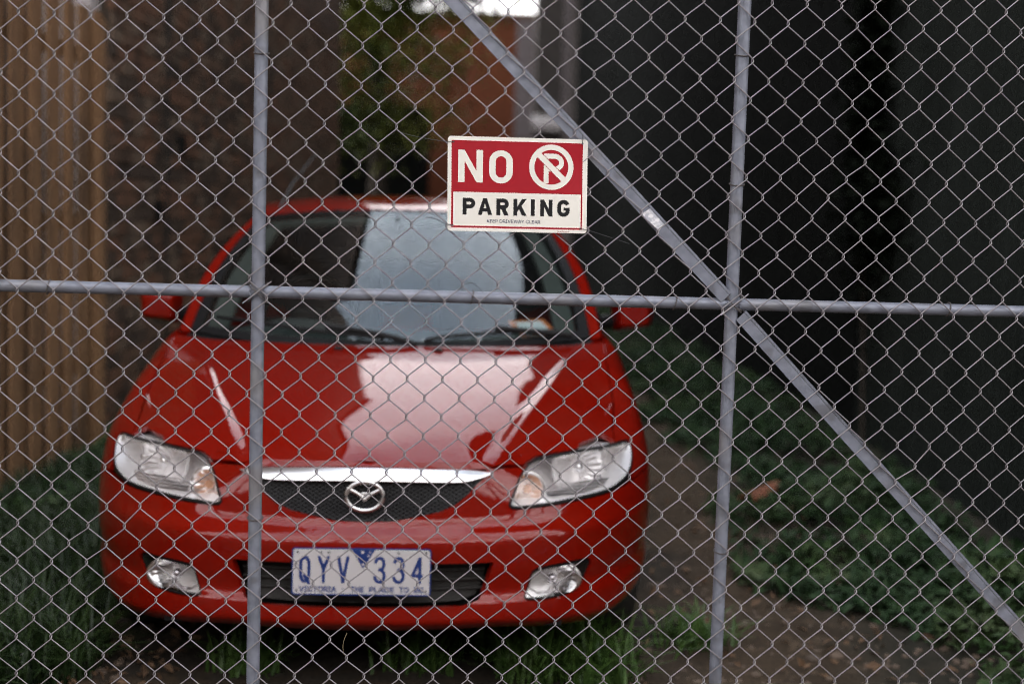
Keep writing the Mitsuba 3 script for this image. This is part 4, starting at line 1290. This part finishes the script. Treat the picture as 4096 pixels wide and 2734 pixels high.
# interior
yd = np.linspace(1.16, 1.72, 12)
xd = np.linspace(-.66, .66, 31)
DX, DY = np.meshgrid(xd, yd, indexing="ij")
DZ = 0.895 + 0.02 * np.sin((DY - 1.16) / .56 * np.pi) + 0.045 * np.exp(-((DX + .36) / .16) ** 2 - ((DY - 1.62) / .12) ** 2) - 0.06 * np.clip((DY - 1.6) / .12, 0, 1)
part("dashboard", grid_mesh(np.stack([DX, DY + 0.12 * np.abs(DX) ** 2 * (1.7 - DY), DZ], -1)), "dash_plastic", smooth=True)
a = np.linspace(0, 2 * np.pi, 49)[:-1]
sw_ = tube(np.stack([-.36 + .185 * np.cos(a), 1.86 + .185 * np.sin(a) * .42, .915 + .185 * np.sin(a) * .9], 1), 0.014, 10, closed=True)
part("steering_wheel", cat([sw_, rbox((-.36, 1.85, .91), (.15, .05, .11), .02), tube([(-.54, 1.86, .915), (-.18, 1.86, .915)], .013, 8)]), "black_plastic")
for sx in (-.36, .36):
    sk = part("seat", cat([rbox((sx, 2.42, .78), (.50, .16, .66), .06), rbox((sx, 2.1, .50), (.5, .55, .16), .06)]), "seat_cloth")
    part("headrest", rbox((sx, 2.46, 1.20), (.26, .10, .16), .04), "seat_cloth", sk)
part("rear_seat", rbox((0, 3.2, .80), (1.2, .16, .60), .06), "seat_cloth")
part("rear_view_mirror", cat([rbox((-.05, 1.70, 1.265), (.22, .03, .065), .014), tube([(-.02, 1.69, 1.28), (-.01, 1.665, 1.325)], .008, 6)]), "black_plastic")
part("headlining", grid_mesh(np.stack([roof(np.c_[np.linspace(-.56, .56, 9), np.full(9, v_)]) - [0, 0, .05] for v_ in np.linspace(.06, 1.6, 9)])), "trim_grey", smooth=True)
sg_ = SU(.60, .775, .055, .165)
sg_ = affinity.skew(sg_, xs=-25, origin="center")
rk = part("registration_label", lifted(sg_, scr(0, 0.004), 0.02, 0), "label_orange", label="orange and white label in the corner of the windscreen")
part("label_face", lifted(affinity.scale(sg_, .74, .78), scr(0, 0.0025), 0.02, 0), "label_white", rk)
# aerial, wheels, underside
ar = roof(np.array([[-.50, .10]]))[0]
part("aerial", tube([ar, ar + [.03, .10, .09], ar + [.105, .30, .225]], [.006, .0045, .003], 8), "grey_plastic")
for sx in (-1, 1):
    for wy in (.88, 3.49):
        tyre = lathe([(.20, -.085), (.255, -.092), (.285, -.08), (.297, -.05), (.299, 0), (.297, .05), (.285, .08), (.255, .092), (.20, .085)], 48)
        rim_ = [lathe([(.20, -.08), (.197, -.02), (.195, .05), (.202, .083), (.19, .083)], 40)]
        for k in range(5):
            sp = rbox((0.105, 0, .06), (.19, .045, .022), .010)
            sp.apply_transform(trimesh.transformations.rotation_matrix(k * 2 * np.pi / 5, [0, 0, 1]))
            rim_.append(sp)
        rim_.append(trimesh.creation.cylinder(.045, .05, sections=20).apply_translation((0, 0, .055)))
        M_ = trimesh.transformations.rotation_matrix(np.pi / 2 * sx, [0, 1, 0])
        M_[:3, 3] = (.735 * sx, wy, .299)
        rim_ = cat(rim_)
        wk = part("wheel", tyre.apply_transform(M_), "rubber", smooth=40)
        part("rim", rim_.apply_transform(M_), "alloy", wk, smooth=40)
part("underbody", cat([bx(-.66, .66, .34, 1.0, .20, .27), bx(-.80, .80, 1.22, 4.0, .19, .25), bx(-.55, .55, .12, .34, .222, .29), bx(-.60, .60, .62, 1.2, .27, .7)]), "black_plastic", smooth=False)
part("firewall", bx(-.70, .70, 1.22, 1.25, .25, .88), "black_plastic", smooth=False)
